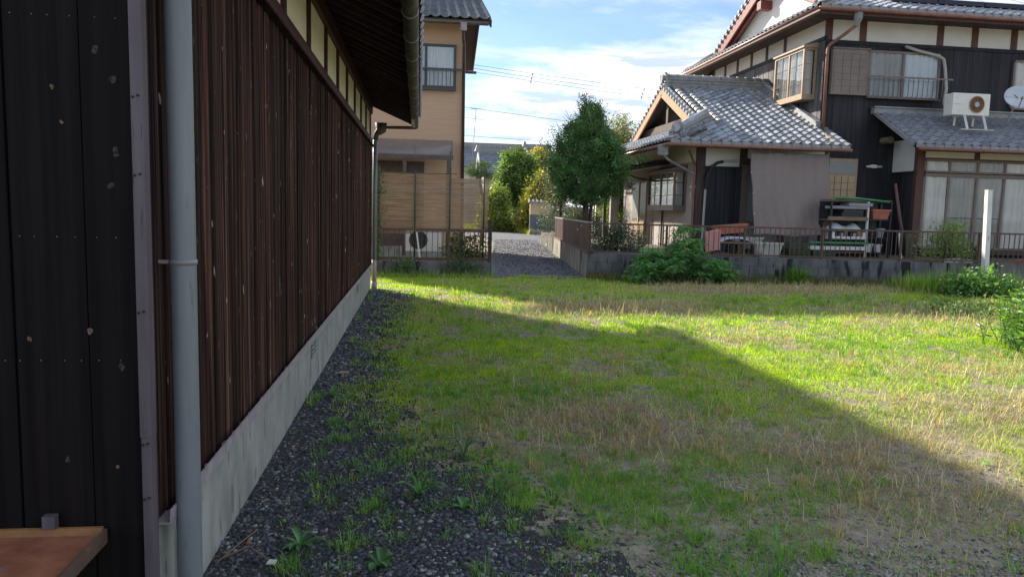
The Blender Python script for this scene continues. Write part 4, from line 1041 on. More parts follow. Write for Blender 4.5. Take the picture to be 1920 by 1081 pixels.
# --- right wing
MB().box(13.74, 22, 19.44, 20.5, G0, 3.5).build('wing_core', 'room_dark', RH)
MB().box(13.69, 13.74, 19.5, 20.5, 2.90, 3.8).build('plaster_panel', 'plaster_white', RH)
for k in range(6):
    MB().box(13.68 + .008 * (k % 2), 13.74, 19.5 + k * .167, 19.5 + k * .167 + .162, G0, 2.88).build('board', 'black_board', RH)
MB().box(13.64, 13.74, 19.44, 20.5, 2.87, 2.91).build('lintel', 'black_board', RH)
MB().box(13.67, 13.90, 19.36, 19.5, G0, 3.6).build('corner_post', 'brown_post', RH)
MB().tube([(13.32, 20.1, 3.80), (13.32, 20.6, 3.80)], .10, 10).build('purlin_end', 'old_timber', RH)
for a, c in ((13.9, 15.42), (15.58, 18.0), (18.1, 21)):
    MB().box(a, c, 19.42, 19.45, 3.28, 3.5).build('plaster_panel', 'plaster_cream', RH)
MB().box(15.42, 15.58, 19.40, 19.46, 3.28, 3.5).build('post', 'brown_post', RH)
MB().box(13.9, 22, 19.37, 19.44, 3.21, 3.28).build('lintel', 'brown_post', RH)
slide(RH, 13.93, 20.0, 19.43, 2.93, 3.18, [14.66, 15.52, 16.36, 17.3, 18.2], ['curtain_white', 'curtain_grey', 'curtain_grey', 'curtain_white', 'curtain_grey'], 'bronze_frame')
w = slide(RH, 13.93, 20.0, 19.43, 0.82, 2.76, [14.66, 15.52, 16.36, 17.3, 18.2], ['curtain_white', 'curtain_grey', 'curtain_grey', 'curtain_white', 'curtain_grey'], 'bronze_frame')
MB().box(13.95, 20, 19.36, 19.42, 2.77, 2.86).build('transom', 'bronze_frame', w)
for a, c in ((14.7, 15.48), (15.56, 16.32)):
    MB().box(a, c, 19.37, 19.385, 1.62, 1.65).build('glazing_bar', 'dark_frame', w)
MB().box(13.93, 20, 19.3, 19.42, .62, .77).build('sill', 'dark_post', w)
MB().box(13.95, 20, 19.45, 19.6, G0, .75).build('foundation', 'concrete_dark', RH)
# lean-to roof of the right wing
S5 = .56; WX, WY, WZ = 12.98, 18.55, 3.52
b = MB(); b.prism([(WX, WY, WZ), (22, WY, WZ), (22, 20.5, WZ + S5 * 1.95), (WX, 20.5, WZ + S5 * 1.95)], (0, 0, -.06))
WR = b.build('lean_to_roof', 'dark_post', RH)
tile_roof(WR, (WX, WY - .05, WZ + .005), (1, 0, 0), (0, 1, S5), 18, 8, 0.268, 0.262, 'tile_dull', name='tile')
tile_roof(WR, (WX + 18 * .268, WY - .05, WZ + .005), (1, 0, 0), (0, 1, S5), 14, 8, 0.268, 0.262, 'tile_dull', single=False, name='roof_tiles')
for k in range(18):
    MB().box(WX + k * .268 + .008, WX + k * .268 + .26, WY - .066, WY - .05, WZ - .06, WZ + .03).build('eave_tile', 'tile_dull', WR)
MB().bar((WX - .02, WY, WZ + .02), (WX - .02, 20.46, WZ + S5 * 1.91 + .02), .07, .10).build('verge_board', 'tile_ridge', WR)
MB().box(WX - .1, 22, 20.30, 20.48, WZ + S5 * 1.85, WZ + S5 * 1.95 + .10).build('wall_ridge', 'tile_ridge', WR)
MB().box(WX - .12, 22, 20.26, 20.485, WZ + S5 * 1.95 + .103, WZ + S5 * 1.95 + .14).build('wall_ridge_cap', 'tile_silver', WR)
MB().tube([(WX + .05, WY - .11, WZ - .09), (22, WY - .11, WZ - .10)], .045, 8).build('gutter', 'copper_gutter', WR, smooth=True)
MB().box(WX + .05, 22, WY + .01, WY + .05, WZ - .14, WZ - .06).build('fascia', 'brown_post', WR)
for k in range(14):
    MB().bar((13.2 + k * .45, WY + .05, WZ - .09), (13.2 + k * .45, 19.4, WZ - .09 + S5 * .83), .05, .05).build('rafter', 'brown_post', WR)

# solar panels on the tall roof
SP = thing('solar_panels', (17, 20.8, 7.9), 'dark framed solar panels lying on the upper tiled roof', 'solar panel')
for i in range(6):
    x0 = 13.1 + i * 1.45
    def sp(x, s_, h): return (x, UY + s_ * 1 / math.hypot(1, S4), UZ + .14 + h + s_ * S4 / math.hypot(1, S4))
    b = MB(); b.hexa([sp(x0, .72, 0), sp(x0 + 1.42, .72, 0), sp(x0 + 1.42, 2.9, 0), sp(x0, 2.9, 0)], [sp(x0, .72, .12), sp(x0 + 1.42, .72, .12), sp(x0 + 1.42, 2.9, .12), sp(x0, 2.9, .12)])
    f1 = b.build('panel_frame', 'solar_frame', SP)
    b = MB(); b.hexa([sp(x0 + .03, .75, .121), sp(x0 + 1.39, .75, .121), sp(x0 + 1.39, 2.87, .121), sp(x0 + .03, 2.87, .121)], [sp(x0 + .03, .75, .126), sp(x0 + 1.39, .75, .126), sp(x0 + 1.39, 2.87, .126), sp(x0 + .03, 2.87, .126)])
    b.build('panel_glass', 'solar', f1)

# air conditioner and satellite dish on the lean-to roof
a = air_con('air_conditioner', 14.42, 15.53, 19.15, 4.44, 5.03, 15.13, .22, 'white air conditioner unit with rusty fan on the lean-to roof', True, depth=.36)
for x in (14.78, 15.34):
    MB().bar((x, 19.13, 4.44), (x + .06, 19.05, 4.06), .05, .05).build('stand_leg', 'ac_white', a)
    MB().bar((x, 19.5, 4.44), (x + .02, 19.55, 4.2), .05, .05).build('stand_leg', 'ac_white', a)
    MB().bar((x + .02, 19.0, 4.43), (x + .02, 19.6, 4.43), .05, .03).build('stand_arm', 'ac_white', a)
MB().box(14.62, 15.6, 19.0, 19.06, 4.03, 4.06).build('stand_foot', 'plastic_beige', a)
MB().tube([(13.72, 20.36, 6.46), (14.1, 20.36, 6.36), (14.75, 20.34, 6.24), (14.9, 20.32, 6.15), (14.95, 20.30, 5.9), (14.93, 20.15, 5.3), (14.86, 20.1, 4.95), (14.84, 20.0, 4.72), (14.75, 19.8, 4.55), (14.6, 19.55, 4.5)], .045, 8).build('duct', 'duct_cream', a, smooth=True)
D = thing('satellite_dish', (16.6, 19.6, 4.4), 'pale grey satellite dish on the lean-to roof beside the air conditioner', 'satellite dish')
dc, dn = Vector((16.62, 19.5, 5.03)), Vector((-.35, -.85, .42)).normalized()
e1 = dn.cross(Vector((0, 0, 1))).normalized(); e2 = e1.cross(dn)
b = MB(); b.sheet(lambda u, v: dc + (e1 * math.cos(u * 6.2832) + e2 * math.sin(u * 6.2832)) * (.34 * v) + dn * (.07 * v * v), 28, 6)
o = b.build('dish', 'dish_grey', D, smooth=True); o.modifiers.new('thick', 'SOLIDIFY').thickness = .012
MB().tube([dc - e2 * .33 + dn * .06, dc - e2 * .22 + dn * .38], .014, 6).build('feed_arm', 'bracket_grey', D)
q = dc - e2 * .22 + dn * .38
MB().tube([q, q - dn * .08], .035, 8).build('receiver', 'bracket_grey', D)
MB().tube([dc - dn * .02, dc - dn * .12 - Vector((0, 0, .1)), (16.6, 19.75, 4.35)], .022, 8).build('mast', 'bracket_grey', D)
MB().bar(dc + dn * .012 + e1 * -.02 - e2 * .02, dc + dn * .03 + e1 * .07 + e2 * .08, .02, .004, up=dn).build('emblem', 'dark_frame', D)

# ================================================================== THINGS IN THE YARD
def cloth(u, v):
    x = (8.66 + 2.16 * u) * (1 - v) + (8.78 + 2.2 * u) * v
    y = 18.5 * (1 - v) + 19.27 * v
    z = 1.08 * (1 - v) + (3.25 + .03 * u) * v
    w = (1 - v) ** 1.5
    y += .012 * math.sin(u * 47 + 3 * math.sin(v * 3)) + .04 * math.sin(u * 9 + 2 * v) * (.3 + w) + .09 * w * math.sin((u * 2.6 + (1 - v) * 1.9) * 4) * (1 if u > .4 else .4)
    z += .02 * math.sin(u * 6.283 * 1.5) * w - .03 * math.sin(math.pi * ((u * 3) % 1)) * v ** 8
    return (x + .012 * math.sin(v * 14), y, z)
T = thing('shade_cloth', (9.8, 18.9, 1.1), 'taupe shade cloth hanging from the low eave in front of the window', 'shade cloth')
o = MB().sheet(cloth, 60, 50).build('fabric', 'shade_fabric', T, smooth=True); o.modifiers.new('thick', 'SOLIDIFY').thickness = .003
MB().tube([Vector(cloth(k / 20, 0)) + Vector((0, -.004, 0)) for k in range(21)], .009, 6).build('hem', 'shade_fabric', T)
for k in range(5):
    p = Vector(cloth(k / 4, 1)); MB().tube([p + Vector((0, -.006, -.03)), p + Vector((0, .05, .12))], .006, 5).build('tie', 'white_paint', T)
for v in (.25, .5, .75):
    p = Vector(cloth(0, v)); MB().tube([p + Vector((.02, -.008, 0)), p + Vector((.02, -.004, 0))], .014, 10).build('eyelet', 'white_paint', T)

def planter(name, x0, x1, y0, y1, z0, z1, m, label, cat='planter', tilt=0, soil=True):
    t = thing(name, ((x0 + x1) / 2, (y0 + y1) / 2, z0), label, cat)
    i = .12 * (z1 - z0)
    b = MB(); b.hexa([(x0 + i * 1.8, y0 + i, z0), (x1 - i * 1.8, y0 + i, z0 + tilt), (x1 - i * 1.8, y1 - i, z0 + tilt), (x0 + i * 1.8, y1 - i, z0)], [(x0, y0, z1), (x1, y0, z1 + tilt), (x1, y1, z1 + tilt), (x0, y1, z1)])
    b.build('box', m, t, bevel=.006)
    b = MB()
    for (a, c, e, g_) in ((x0 - .015, x1 + .015, y0 - .015, y0 + .005), (x0 - .015, x1 + .015, y1 - .005, y1 + .015), (x0 - .015, x0 + .005, y0, y1), (x1 - .005, x1 + .015, y0, y1)):
        ta = tilt * (a - x0) / (x1 - x0); tb = tilt * (c - x0) / (x1 - x0)
        b.hexa([(a, e, z1 - .04 + ta), (c, e, z1 - .04 + tb), (c, g_, z1 - .04 + tb), (a, g_, z1 - .04 + ta)], [(a, e, z1 + .006 + ta), (c, e, z1 + .006 + tb), (c, g_, z1 + .006 + tb), (a, g_, z1 + .006 + ta)])
    b.build('rim', m, t)
    return t
# beside the black boards
tb = thing('work_table', (7.9, 18.2, .54), 'low dark work table with plastic lids behind the bar fence', 'table')
MB().box(7.48, 8.42, 17.9, 18.5, .86, .90).build('top', 'old_timber', tb)
for x in (7.53, 8.37):
    for y in (17.95, 18.45):
        MB().box(x - .03, x + .03, y - .03, y + .03, .54, .86).build('leg', 'dark_post', tb)
b = MB(); b.sheet(lambda u, v: (7.5 + .84 * u, 17.92 + .5 * v, .985 + .05 * math.sin(u * 3.14) - .12 * (2 * u - 1) ** 6 - .05 * (2 * v - 1) ** 4), 20, 10)
o = b.build('wash_basin', 'plastic_blue_grey', smooth=True); o.modifiers.new('t', 'SOLIDIFY').thickness = .01
tag(o, 'pale blue grey upturned plastic basin on the low work table', 'basin')
planter('long_planter', 7.42, 8.3, 18.15, 18.4, 1.06, 1.28, 'terracotta', 'long terracotta planter tilted on top of the work table', tilt=.08)
tg = MB().hexa([(7.06, 17.7, .64), (7.42, 17.7, .70), (7.42, 17.78, .70), (7.06, 17.78, .64)], [(7.03, 17.72, 1.14), (7.42, 17.72, 1.22), (7.42, 17.80, 1.22), (7.03, 17.80, 1.14)])
tag(tg.build('foam_board', 'pink_foam', bevel=.02), 'faded pink foam board leaning behind the fence next to the big shrub', 'board')
planter('cream_box', 8.15, 8.95, 18.6, 18.85, .82, 1.0, 'plastic_beige', 'shallow cream plastic box behind the beige planter', cat='box')
MB_ = thing('low_stand', (8.5, 18.7, .54), 'dark stand under the shallow cream box', 'stand')
for x in (8.2, 8.9): MB().box(x - .04, x + .04, 18.62, 18.84, .54, .80).build('leg', 'plastic_black', MB_)
MB().box(8.12, 8.98, 18.6, 18.86, .795, .82).build('top', 'plastic_black', MB_)
planter('beige_planter', 8.36, 9.06, 17.7, 17.98, .545, .90, 'plastic_beige', 'stained beige planter box standing below the shade cloth')
for i, (x, z) in enumerate(((9.25, .55), (9.25, .74), (9.9, .55))):
    t = thing('plastic_crate', (x + .28, 17.9, z), ['dark green crate under the shade cloth, lower of its stack', 'dark green crate under the shade cloth, upper of its stack', 'dark green crate beside the stack of two under the shade cloth'][i], 'crate', 'green crates under the shade cloth')
    MB().box(x, x + .56, 17.75, 18.1, z, z + .015).build('bottom', 'green_pole', t)
    for (a, c, e, g_) in ((x, x + .56, 17.75, 17.76), (x, x + .56, 18.09, 18.1), (x, x + .01, 17.76, 18.09), (x + .55, x + .56, 17.76, 18.09)):
        for k in range(3):
            MB().box(a, c, e, g_, z + .015 + k * .06, z + .055 + k * .06).build('slat', 'green_pole', t)

# storage rack
rk = thing('storage_rack', (11.4, 18.4, .54), 'open storage rack crammed with garden trays against the black wall', 'rack')
for x in (10.55, 11.56, 12.2):
    for y in (18.18, 18.62):
        MB().box(x - .025, x + .025, y - .025, y + .025, .54, 2.0).build('post', 'white_paint' if (x == 11.56 and y < 18.3) else 'plastic_black', rk)
for z in (.66, 1.0, 1.22, 1.50, 1.985):
    MB().box(10.5, 11.55, 18.16, 18.64, z, z + .025).build('shelf', 'old_timber', rk)
for z in (.66, 1.05, 1.52, 1.97):
    MB().box(11.57, 12.24, 18.16, 18.64, z, z + .025).build('shelf', 'plastic_black', rk)
MB().box(10.5, 12.24, 18.66, 18.68, .56, 2.0).build('back_panel', 'plastic_black', rk)
MB().box(10.45, 11.54, 18.12, 18.16, 1.50, 1.60).build('front_plank', 'old_timber', rk)
def box_thing(name, x0, x1, y0, y1, z0, z1, m, label, cat, bev=.006):
    return tag(MB().box(x0, x1, y0, y1, z0, z1).build(name, m, bevel=bev), label, cat)
def tray(name, x0, x1, y0, y1, z0, z1, m, label):
    t = thing(name, ((x0 + x1) / 2, (y0 + y1) / 2, z0), label, 'tray')
    MB().box(x0, x1, y0, y1, z0, z0 + .01).build('base', m, t)
    b = MB()
    for (a, c, e, g_) in ((x0, x1, y0, y0 + .012), (x0, x1, y1 - .012, y1), (x0, x0 + .012, y0 + .012, y1 - .012), (x1 - .012, x1, y0 + .012, y1 - .012)):
        b.box(a, c, e, g_, z0 + .01, z1)
    b.build('side_walls', m, t)
    b = MB().box(x0 - .012, x1 + .012, y0 - .014, y0 - .002, z1 - .018, z1); b.build('rim', m, t)
    return t
tray('seed_tray', 10.55, 11.50, 18.1, 18.5, 1.80, 1.87, 'plastic_grey', 'grey seed tray lying across the black trays on the rack')
tray('seed_tray', 10.98, 11.62, 18.08, 18.5, 1.88, 1.955, 'plastic_grey', 'short light grey tray, topmost under the rack roof')
tray('seed_tray', 10.82, 11.40, 18.12, 18.5, 1.61, 1.69, 'plastic_black', 'black seed tray directly on the timber plank of the rack')
tray('seed_tray', 10.85, 11.38, 18.1, 18.5, 1.70, 1.78, 'plastic_black', 'black seed tray stacked between another black tray and a grey one')
box_thing('board_offcut', 10.5, 12.2, 18.14, 18.6, 2.015, 2.04, 'old_timber', 'weathered grey board laid over the top of the rack', 'board')
tag(MB().tube([(10.6, 18.12, 2.07), (11.2, 18.12, 2.075), (12.1, 18.12, 2.0)], .028, 8).build('green_pipe', 'green_plastic', smooth=True), 'green plastic pipe lying on top of the rack', 'pipe')
planter('terracotta_planter', 11.66, 12.16, 18.12, 18.4, 1.555, 1.80, 'terracotta', 'orange terracotta planter on the right side of the rack')
b = MB(); b.sheet(lambda u, v: (10.58 + .9 * u, 18.14 + .3 * math.sin(v * 3.14) * .2 + .35 * v, 1.245 + (.16 + .05 * math.sin(u * 9)) * math.sin(min(1, v * 1.3) * 2.2) * (1 - (2 * u - 1) ** 6)), 24, 12)
tag(b.build('fertilizer_sack', 'bag_white', smooth=True), 'white and green plastic sack lying on the middle shelf of the rack', 'sack')
bx_ = thing('storage_box', (11.0, 18.3, 1.025), 'white storage box with dark contents on the rack below the sack', 'box')
MB().box(10.6, 11.5, 18.12, 18.13, 1.03, 1.09).build('front', 'white_paint', bx_); MB().box(10.6, 10.66, 18.13, 18.5, 1.03, 1.2).build('side', 'white_paint', bx_); MB().box(11.44, 11.5, 18.13, 18.5, 1.03, 1.2).build('side', 'white_paint', bx_)
for k in range(6): MB().box(10.7 + k * .12, 10.79 + k * .12, 18.15, 18.3, 1.04, 1.12 + .06 * (k % 3)).build('content', ['plastic_black', 'plastic_grey', 'old_timber'][k % 3], bx_)
box_thing('green_board', 9.9, 11.52, 17.98, 18.02, .90, .955, 'green_plastic', 'long green plastic board resting low in front of the rack', 'board')
box_thing('white_board', 9.9, 11.52, 18.02, 18.06, .74, .84, 'white_paint', 'long white board low in front of the rack', 'board')
def pot(name, x, y, z, r, h, m, label):
    t = thing(name, (x, y, z), label, 'pot')
    MB().tube([(x, y, z), (x, y, z + h * .85), (x, y, z + h * .86), (x, y, z + h)], [r * .72, r * .95, r * 1.06, r * 1.06], 14).build('body', m, t)
    MB().tube([(x, y, z + h), (x, y, z + h + .003)], r * .93, 14).build('soil', 'yard_soil', t)
    return t
pot('plant_pot', 11.76, 18.3, 1.545 - .47, .12, .2, 'plastic_black', 'black pot at the left of the middle right shelf')
pot('plant_pot', 12.02, 18.3, 1.545 - .47, .11, .24, 'plastic_grey', 'grey pot next to the black pot on the rack')
pot('plant_pot', 11.72, 18.3, .69, .11, .22, 'white_paint', 'white pot at the bottom of the rack, nearest the white rack post')
pot('plant_pot', 11.98, 18.3, .69, .11, .21, 'white_paint', 'white pot at the bottom of the rack, nearest the leaning pole')
tag(MB().tube([(12.46, 17.75, .55), (12.30, 17.95, 1.6), (12.18, 18.05, 2.48)], [.05, .042, .032], 8).build('wooden_pole', 'brown_post', smooth=True), 'tall reddish wooden pole leaning beside the rack', 'pole')
for i, (x, m, l) in enumerate(((12.10, 'white_paint', 'narrow white board leaning left of the reddish pole'), (12.28, 'green_pole', 'mossy green board leaning on the reddish pole'))):
    w_ = .05 if i == 0 else .2
    b = MB(); b.hexa([(x, 17.5, .55), (x + w_, 17.5, .55), (x + w_, 17.53, .55), (x, 17.53, .55)], [(x + .05, 17.7, 1.22), (x + .05 + w_, 17.7, 1.22), (x + .05 + w_, 17.73, 1.22), (x + .05, 17.73, 1.22)])
    tag(b.build('leaning_board', m), l, 'board')
for i, x in enumerate((12.75, 12.95, 13.2, 14.4, 14.9)):
    tag(wallseg(A0 + dA * (x - 4.2) + nA * .35, A0 + dA * (x - 4.03) + nA * .35, nA, .54, .66 + .02 * (i % 2), .1).build('loose_brick', 'plastic_beige' if i != 3 else 'terracotta'), ['pale loose brick nearest the leaning boards behind the fence', 'pale loose brick second from the leaning boards', 'pale loose brick third from the leaning boards', 'reddish loose brick behind the fence bars near the white post', 'pale loose brick behind the fence past the white post'][i], 'brick')

# white post in the lot
T = thing('white_post', (12.42, 15.0, 0), 'square white post standing in the weeds before the fence', 'post')
b = MB(); b.hexa([(12.38, 14.95, -.1), (12.49, 14.95, -.1), (12.49, 15.06, -.1), (12.38, 15.06, -.1)], [(12.27, 14.95, 2.24), (12.38, 14.95, 2.24), (12.38, 15.06, 2.24), (12.27, 15.06, 2.24)])
b.build('shaft', 'white_paint', T, bevel=.006)
MB().box(12.265, 12.385, 14.945, 15.065, 2.24, 2.255).build('cap', 'white_paint', T)
for z in (.55, 1.35, 1.95):
    x = 12.43 - .047 * z; MB().tube([(x, 14.955, z), (x, 14.945, z)], .008, 6).build('bolt', 'bracket_grey', T)

# ================================================================== FAR SIDE OF THE ROAD
def garden_wall(name, x0, x1, y, z0, zs, z1, label, th=.18):
    t = thing(name, ((x0 + x1) / 2, y, 0), label, 'wall')
    MB().box(x0, x1, y, y + th, z0, zs).build('slate_face', 'slate_wall', t)
    MB().box(x0, x1, y - .005, y + th, zs, z1).build('plaster_face', 'beige_wall', t)
    n = int((x1 - x0 + .2) / .25)
    b = MB().prism([(x0 - .1, y - .15, z1), (x0 - .1, y + th / 2, z1 + .16), (x0 - .1, y + th + .15, z1)], (x1 - x0 + .2, 0, 0)); cp_ = b.build('coping', 'tile_ridge', t)
    for k in range(n):
        MB().tube([(x0 - .05 + k * .25, y - .17, z1 + .03), (x0 - .05 + k * .25, y + th / 2, z1 + .18)], .055, 8).build('coping_tile', 'tile_far', cp_)
    return t
g_ = garden_wall('garden_wall', 6.85, 7.85, 46.0, .35, 1.25, 1.98, 'beige and slate garden wall with tiled coping across the road')
MB().box(7.85, 8.10, 45.9, 46.2, .1, 1.95).build('gate_pillar', 'beige_wall', g_)
MB().box(7.848, 8.102, 45.89, 46.0, .1, 1.25).build('pillar_base', 'slate_wall', g_)
garden_wall('garden_wall', 8.2, 10.4, 46.6, .2, 1.55, 1.62, 'dark slate garden wall to the right of the beige one')
garden_wall('garden_wall', 7.9, 9.6, 33.0, .5, 1.33, 1.92, 'beige tiled garden wall behind the house entrance')
for i, (x, y, r) in enumerate(((7.0, 45.8, .28), (7.4, 45.75, .26), (7.75, 45.8, .25), (8.25, 45.8, .24), (8.6, 45.9, .27))):
    th = np.linspace(0, 6.283, 9)[:-1]
    b = MB(); vs = []
    for zz, s_ in ((0, .9), (.35, 1.0), (.6, .75)):
        for t in th: vs.append((x + r * s_ * math.cos(t) * random.uniform(.8, 1.1), y + r * s_ * math.sin(t) * .7 * random.uniform(.8, 1.1), zz * r * 2))
    fs = [(k * 8 + j, k * 8 + (j + 1) % 8, (k + 1) * 8 + (j + 1) % 8, (k + 1) * 8 + j) for k in range(2) for j in range(8)] + [tuple(16 + j for j in range(8))]
    b.add(vs, fs)
    tag(b.build('garden_rock', 'rock'), ['leftmost rough rock at the foot of the beige garden wall', 'second rock from the left under the beige garden wall', 'third rock from the left under the beige garden wall', 'rock before the gate pillar across the road', 'rightmost rock under the dark slate wall'][i], 'rock', 'rocks along the garden wall')

def far_house(name, x0, x1, yr, zr, dy, dz, label, base=0, gable_w=False):
    t = thing(name, ((x0 + x1) / 2, yr, base), label, 'house')
    MB().box(x0 + .4, x1 - .4, yr - dy + .5, yr + dy - .5, base, zr - dz + .1).build('wall', 'distant_wall', t)
    MB().prism([(x0 + .4, yr - dy + .5, zr - dz), (x0 + .4, yr + dy - .5, zr - dz), (x0 + .4, yr, zr - .2)], (x1 - x0 - .8, 0, 0)).build('gable', 'plaster_white', t)
    S_ = dz / dy
    b = MB().prism([(x0, yr - dy, zr - dz - .08), (x0, yr - dy, zr - dz), (x0, yr, zr), (x0, yr + dy, zr - dz), (x0, yr + dy, zr - dz - .08), (x0, yr, zr - .1)], (x1 - x0, 0, 0))
    r = b.build('roof', 'tile_far', t)
    tile_roof(r, (x0, yr - dy - .04, zr - dz + .01), (1, 0, 0), (0, 1, S_), int((x1 - x0) / .3), int(math.hypot(dy, dz) / .32), .3, .32, 'tile_far', single=False, name='roof_tiles')
    MB().box(x0, x1, yr - .16, yr + .16, zr - .05, zr + .32).build('ridge', 'tile_ridge', r)
    for s_ in (-1, 1):
        MB().bar((x0 - .03, yr + s_ * dy, zr - dz - .05), (x0 - .03, yr, zr - .05), .08, .28).build('barge_board', 'plaster_white', r)
    MB().tube([(x0 - .1, yr, zr + .05), (x0 - .1, yr, zr + .55)], [.25, .08], 8).build('end_ornament', 'tile_ridge', r)
    return t
far_house('tiled_farmhouse', 4.75, 8.6, 61.0, 6.05, 3.0, 2.0, 'grey tiled house with white gable edge beyond the trees')
far_house('long_tiled_house', 0.5, 10.3, 68.0, 7.05, 3.5, 2.0, 'long grey roofed house, farthest one on the skyline')
far_house('small_tiled_roof', 9.0, 11.2, 64.0, 6.75, 1.6, 1.0, 'small raised grey roof right of the white gabled house')
# antenna mast
T = thing('roof_antenna', (3.3, 46.5, 0), 'thin television antenna mast against the sky beside the tan house', 'antenna')
MB().tube([(3.15, 46.5, 3.0), (3.42, 46.5, 7.6)], .018, 6).build('mast', 'bracket_grey', T)
MB().tube([(3.1, 46.5, 7.58), (3.72, 46.5, 7.58)], .012, 5).build('boom', 'bracket_grey', T)
for k in range(4): MB().tube([(3.18 + k * .15, 46.2, 7.58), (3.18 + k * .15, 46.8, 7.58)], .01, 5).build('element', 'bracket_grey', T)
# power lines
lines = [((-3, 10.55), (30, 7.95), .25, 'topmost power line above the conifer'), ((-3, 10.42), (30, 7.72), .28, 'second power line from the top above the conifer'), ((-3, 10.30), (30, 7.50), .3, 'third power line from the top above the conifer'),
         ((-3, 8.15), (30, 5.4), .2, 'power line passing the antenna top'), ((-3, 7.6), (30, 4.7), .2, 'power line just below the antenna top'), ((-3, 6.15), (30, 5.2), .1, 'lowest power line above the far roofs')]
for i, (a, c, sag, l) in enumerate(lines):
    y = 45 + i * .25
    pts = [(a[0] + (c[0] - a[0]) * t, y, a[1] + (c[1] - a[1]) * t - sag * 4 * t * (1 - t)) for t in np.linspace(0, 1, 25)]
    o = thing('power_line', pts[12], l, 'power line', 'power lines behind the houses')
    MB().tube(pts, .011, 5).build('wire', 'wire_black', o)
    if i < 3:
        for t in (.33, .52):
            p = Vector(pts[int(t * 24)]) ; MB().tube([p, p - Vector((.03, 0, .14))], .03, 6).build('spacer', 'wire_black', o)

# ================================================================== TREES AND SHRUBS
def trunk(parent, pts, rads, name='trunk', m='bark'):
    return MB().tube(pts, rads, 8).build(name, m, parent, smooth=True)
def crown_pts(cx, cy, z0, z1, prof, nclump, per, sig, squash=1.0, fill=.55):
    """Clump centres inside a crown with radius profile prof(t), t from 0 at the bottom to 1 at the top."""
    C = []
    while len(C) < nclump:
        t = rng.random(); r = prof(t)
        if rng.random() > r / 1.3 + .15: continue
        a = rng.uniform(0, 2 * math.pi); q = r * (rng.uniform(fill, 1.0) ** .7) * rng.uniform(.8, 1.15) * (1 + .20 * math.sin(a * 3 + t * 9) + .15 * math.sin(a * 5 - t * 17))
        C.append((cx + q * math.cos(a), cy + q * math.sin(a) * squash, z0 + (z1 - z0) * t + rng.normal() * .04))
    C = np.array(C)
    return C, clumps(C, per, sig)
# conifer
T = thing('conifer_tree', (4.97, 22, .54), 'tall dense dark green conifer behind the panel fence', 'tree')
trunk(T, [(4.97, 22, .5), (4.95, 22, 1.6), (4.93, 22, 3.0), (4.88, 22, 4.65)], [.11, .09, .06, .02])
trunk(T, [(5.05, 22.1, .5), (5.13, 22.1, 1.6), (5.25, 22.1, 2.4)], [.06, .05, .03], 'limb')
prof = lambda t: max(.05, 1.17 * math.sin(min(1, (t + .10) * 1.55) ** .75 * math.pi * .62) * (1 - max(0, t - .50) / .54) ** .72)
C_, P_ = crown_pts(4.97, 22, 1.85, 4.58, prof, 540, 150, .085, fill=.3)
Dn = rng.normal(size=(len(P_), 3)) * .7; Dn[:, :2] += (P_[:, :2] - np.array([4.97, 22])) * .6; Dn[:, 2] += .5
leaves('crown', P_, 'needle', [(.08, .185, .065), (.11, .23, .07), (.06, .14, .06), (.145, .26, .07)], .08, T, aspect=.28, D=Dn, var=.3, shade=np.repeat(rng.uniform(.6, 1.45, len(C_)), 150))
L_ = []
for k in range(60):
    a = rng.uniform(0, 6.28); t = rng.random() ** .6; r = prof(t) * 1.02
    p = Vector((4.97 + r * math.cos(a), 22 + r * math.sin(a), 1.95 + 2.85 * t))
    L_.append((p, p + Vector((math.cos(a) * .15, math.sin(a) * .15, rng.uniform(.1, .35)))))
tw = MB()
for c_ in C_[::9]: tw.tube([(4.93, 22, max(1.7, c_[2] - .45)), tuple(c_)], [.018, .006], 5)
for p, q in L_: tw.tube([p, q], [.008, .003], 4)
for k in range(26): 
    x = rng.normal() * .13; tw.tube([(4.9 + x, 22, 4.4), (4.88 + x * 1.6, 22, 4.65 + rng.uniform(0, .3))], [.008, .003], 4)
tw.build('twigs', 'bark', T, kind='stuff')
P_ = clumps(np.array([[4.88 + rng.normal() * .12, 22, rng.uniform(4.4, 4.95)] for _ in range(40)]), 14, .05)
leaves('top_sprays', P_, 'needle', [(.05, .07, .04), (.08, .09, .06)], .07, T, aspect=.3, kind='stuff')

def bush(name, c, rad, n, per, size, cols, label, cat='shrub', m='leaf', sig=.14, stem=True, flat=0.2, group=None, aspect=.45, fill=.3, ztop=None):
    t = thing(name, (c[0], c[1], c[2]), label, cat, group)
    C = []
    while len(C) < n:
        d = rng.normal(size=3); d /= np.linalg.norm(d); d[2] = abs(d[2]) * 1.0 if ztop is None else d[2]
        q = rng.uniform(fill, 1) ** .6 * rng.uniform(.82, 1.12)
        C.append((c[0] + d[0] * rad[0] * q, c[1] + d[1] * rad[1] * q, c[2] + (0 if ztop is None else ztop) + d[2] * rad[2] * q))
    C = np.array(C); P = clumps(C, per, sig)
    P[:, 2] = np.maximum(P[:, 2], .03)
    leaves('foliage', P, m, cols, size, t, flat=flat, aspect=aspect, shade=np.repeat(rng.uniform(.65, 1.4, len(C)), per))
    if stem:
        b = MB()
        for k in range(min(14, n)):
            q = C[k]; b.tube([(c[0] + rng.normal() * .06, c[1] + rng.normal() * .05, max(0, c[2] - .05)), (c[0] + (q[0] - c[0]) * .4, c[1] + (q[1] - c[1]) * .4, c[2] + (q[2] - c[2]) * .6), tuple(q)], [.016, .011, .005], 5)
        b.build('stems', 'bark', t, kind='stuff')
    return t
YG = [(.19, .21, .035), (.28, .25, .04), (.14, .18, .03), (.32, .24, .04)]
GR = [(.11, .19, .045), (.15, .24, .05), (.09, .15, .04)]
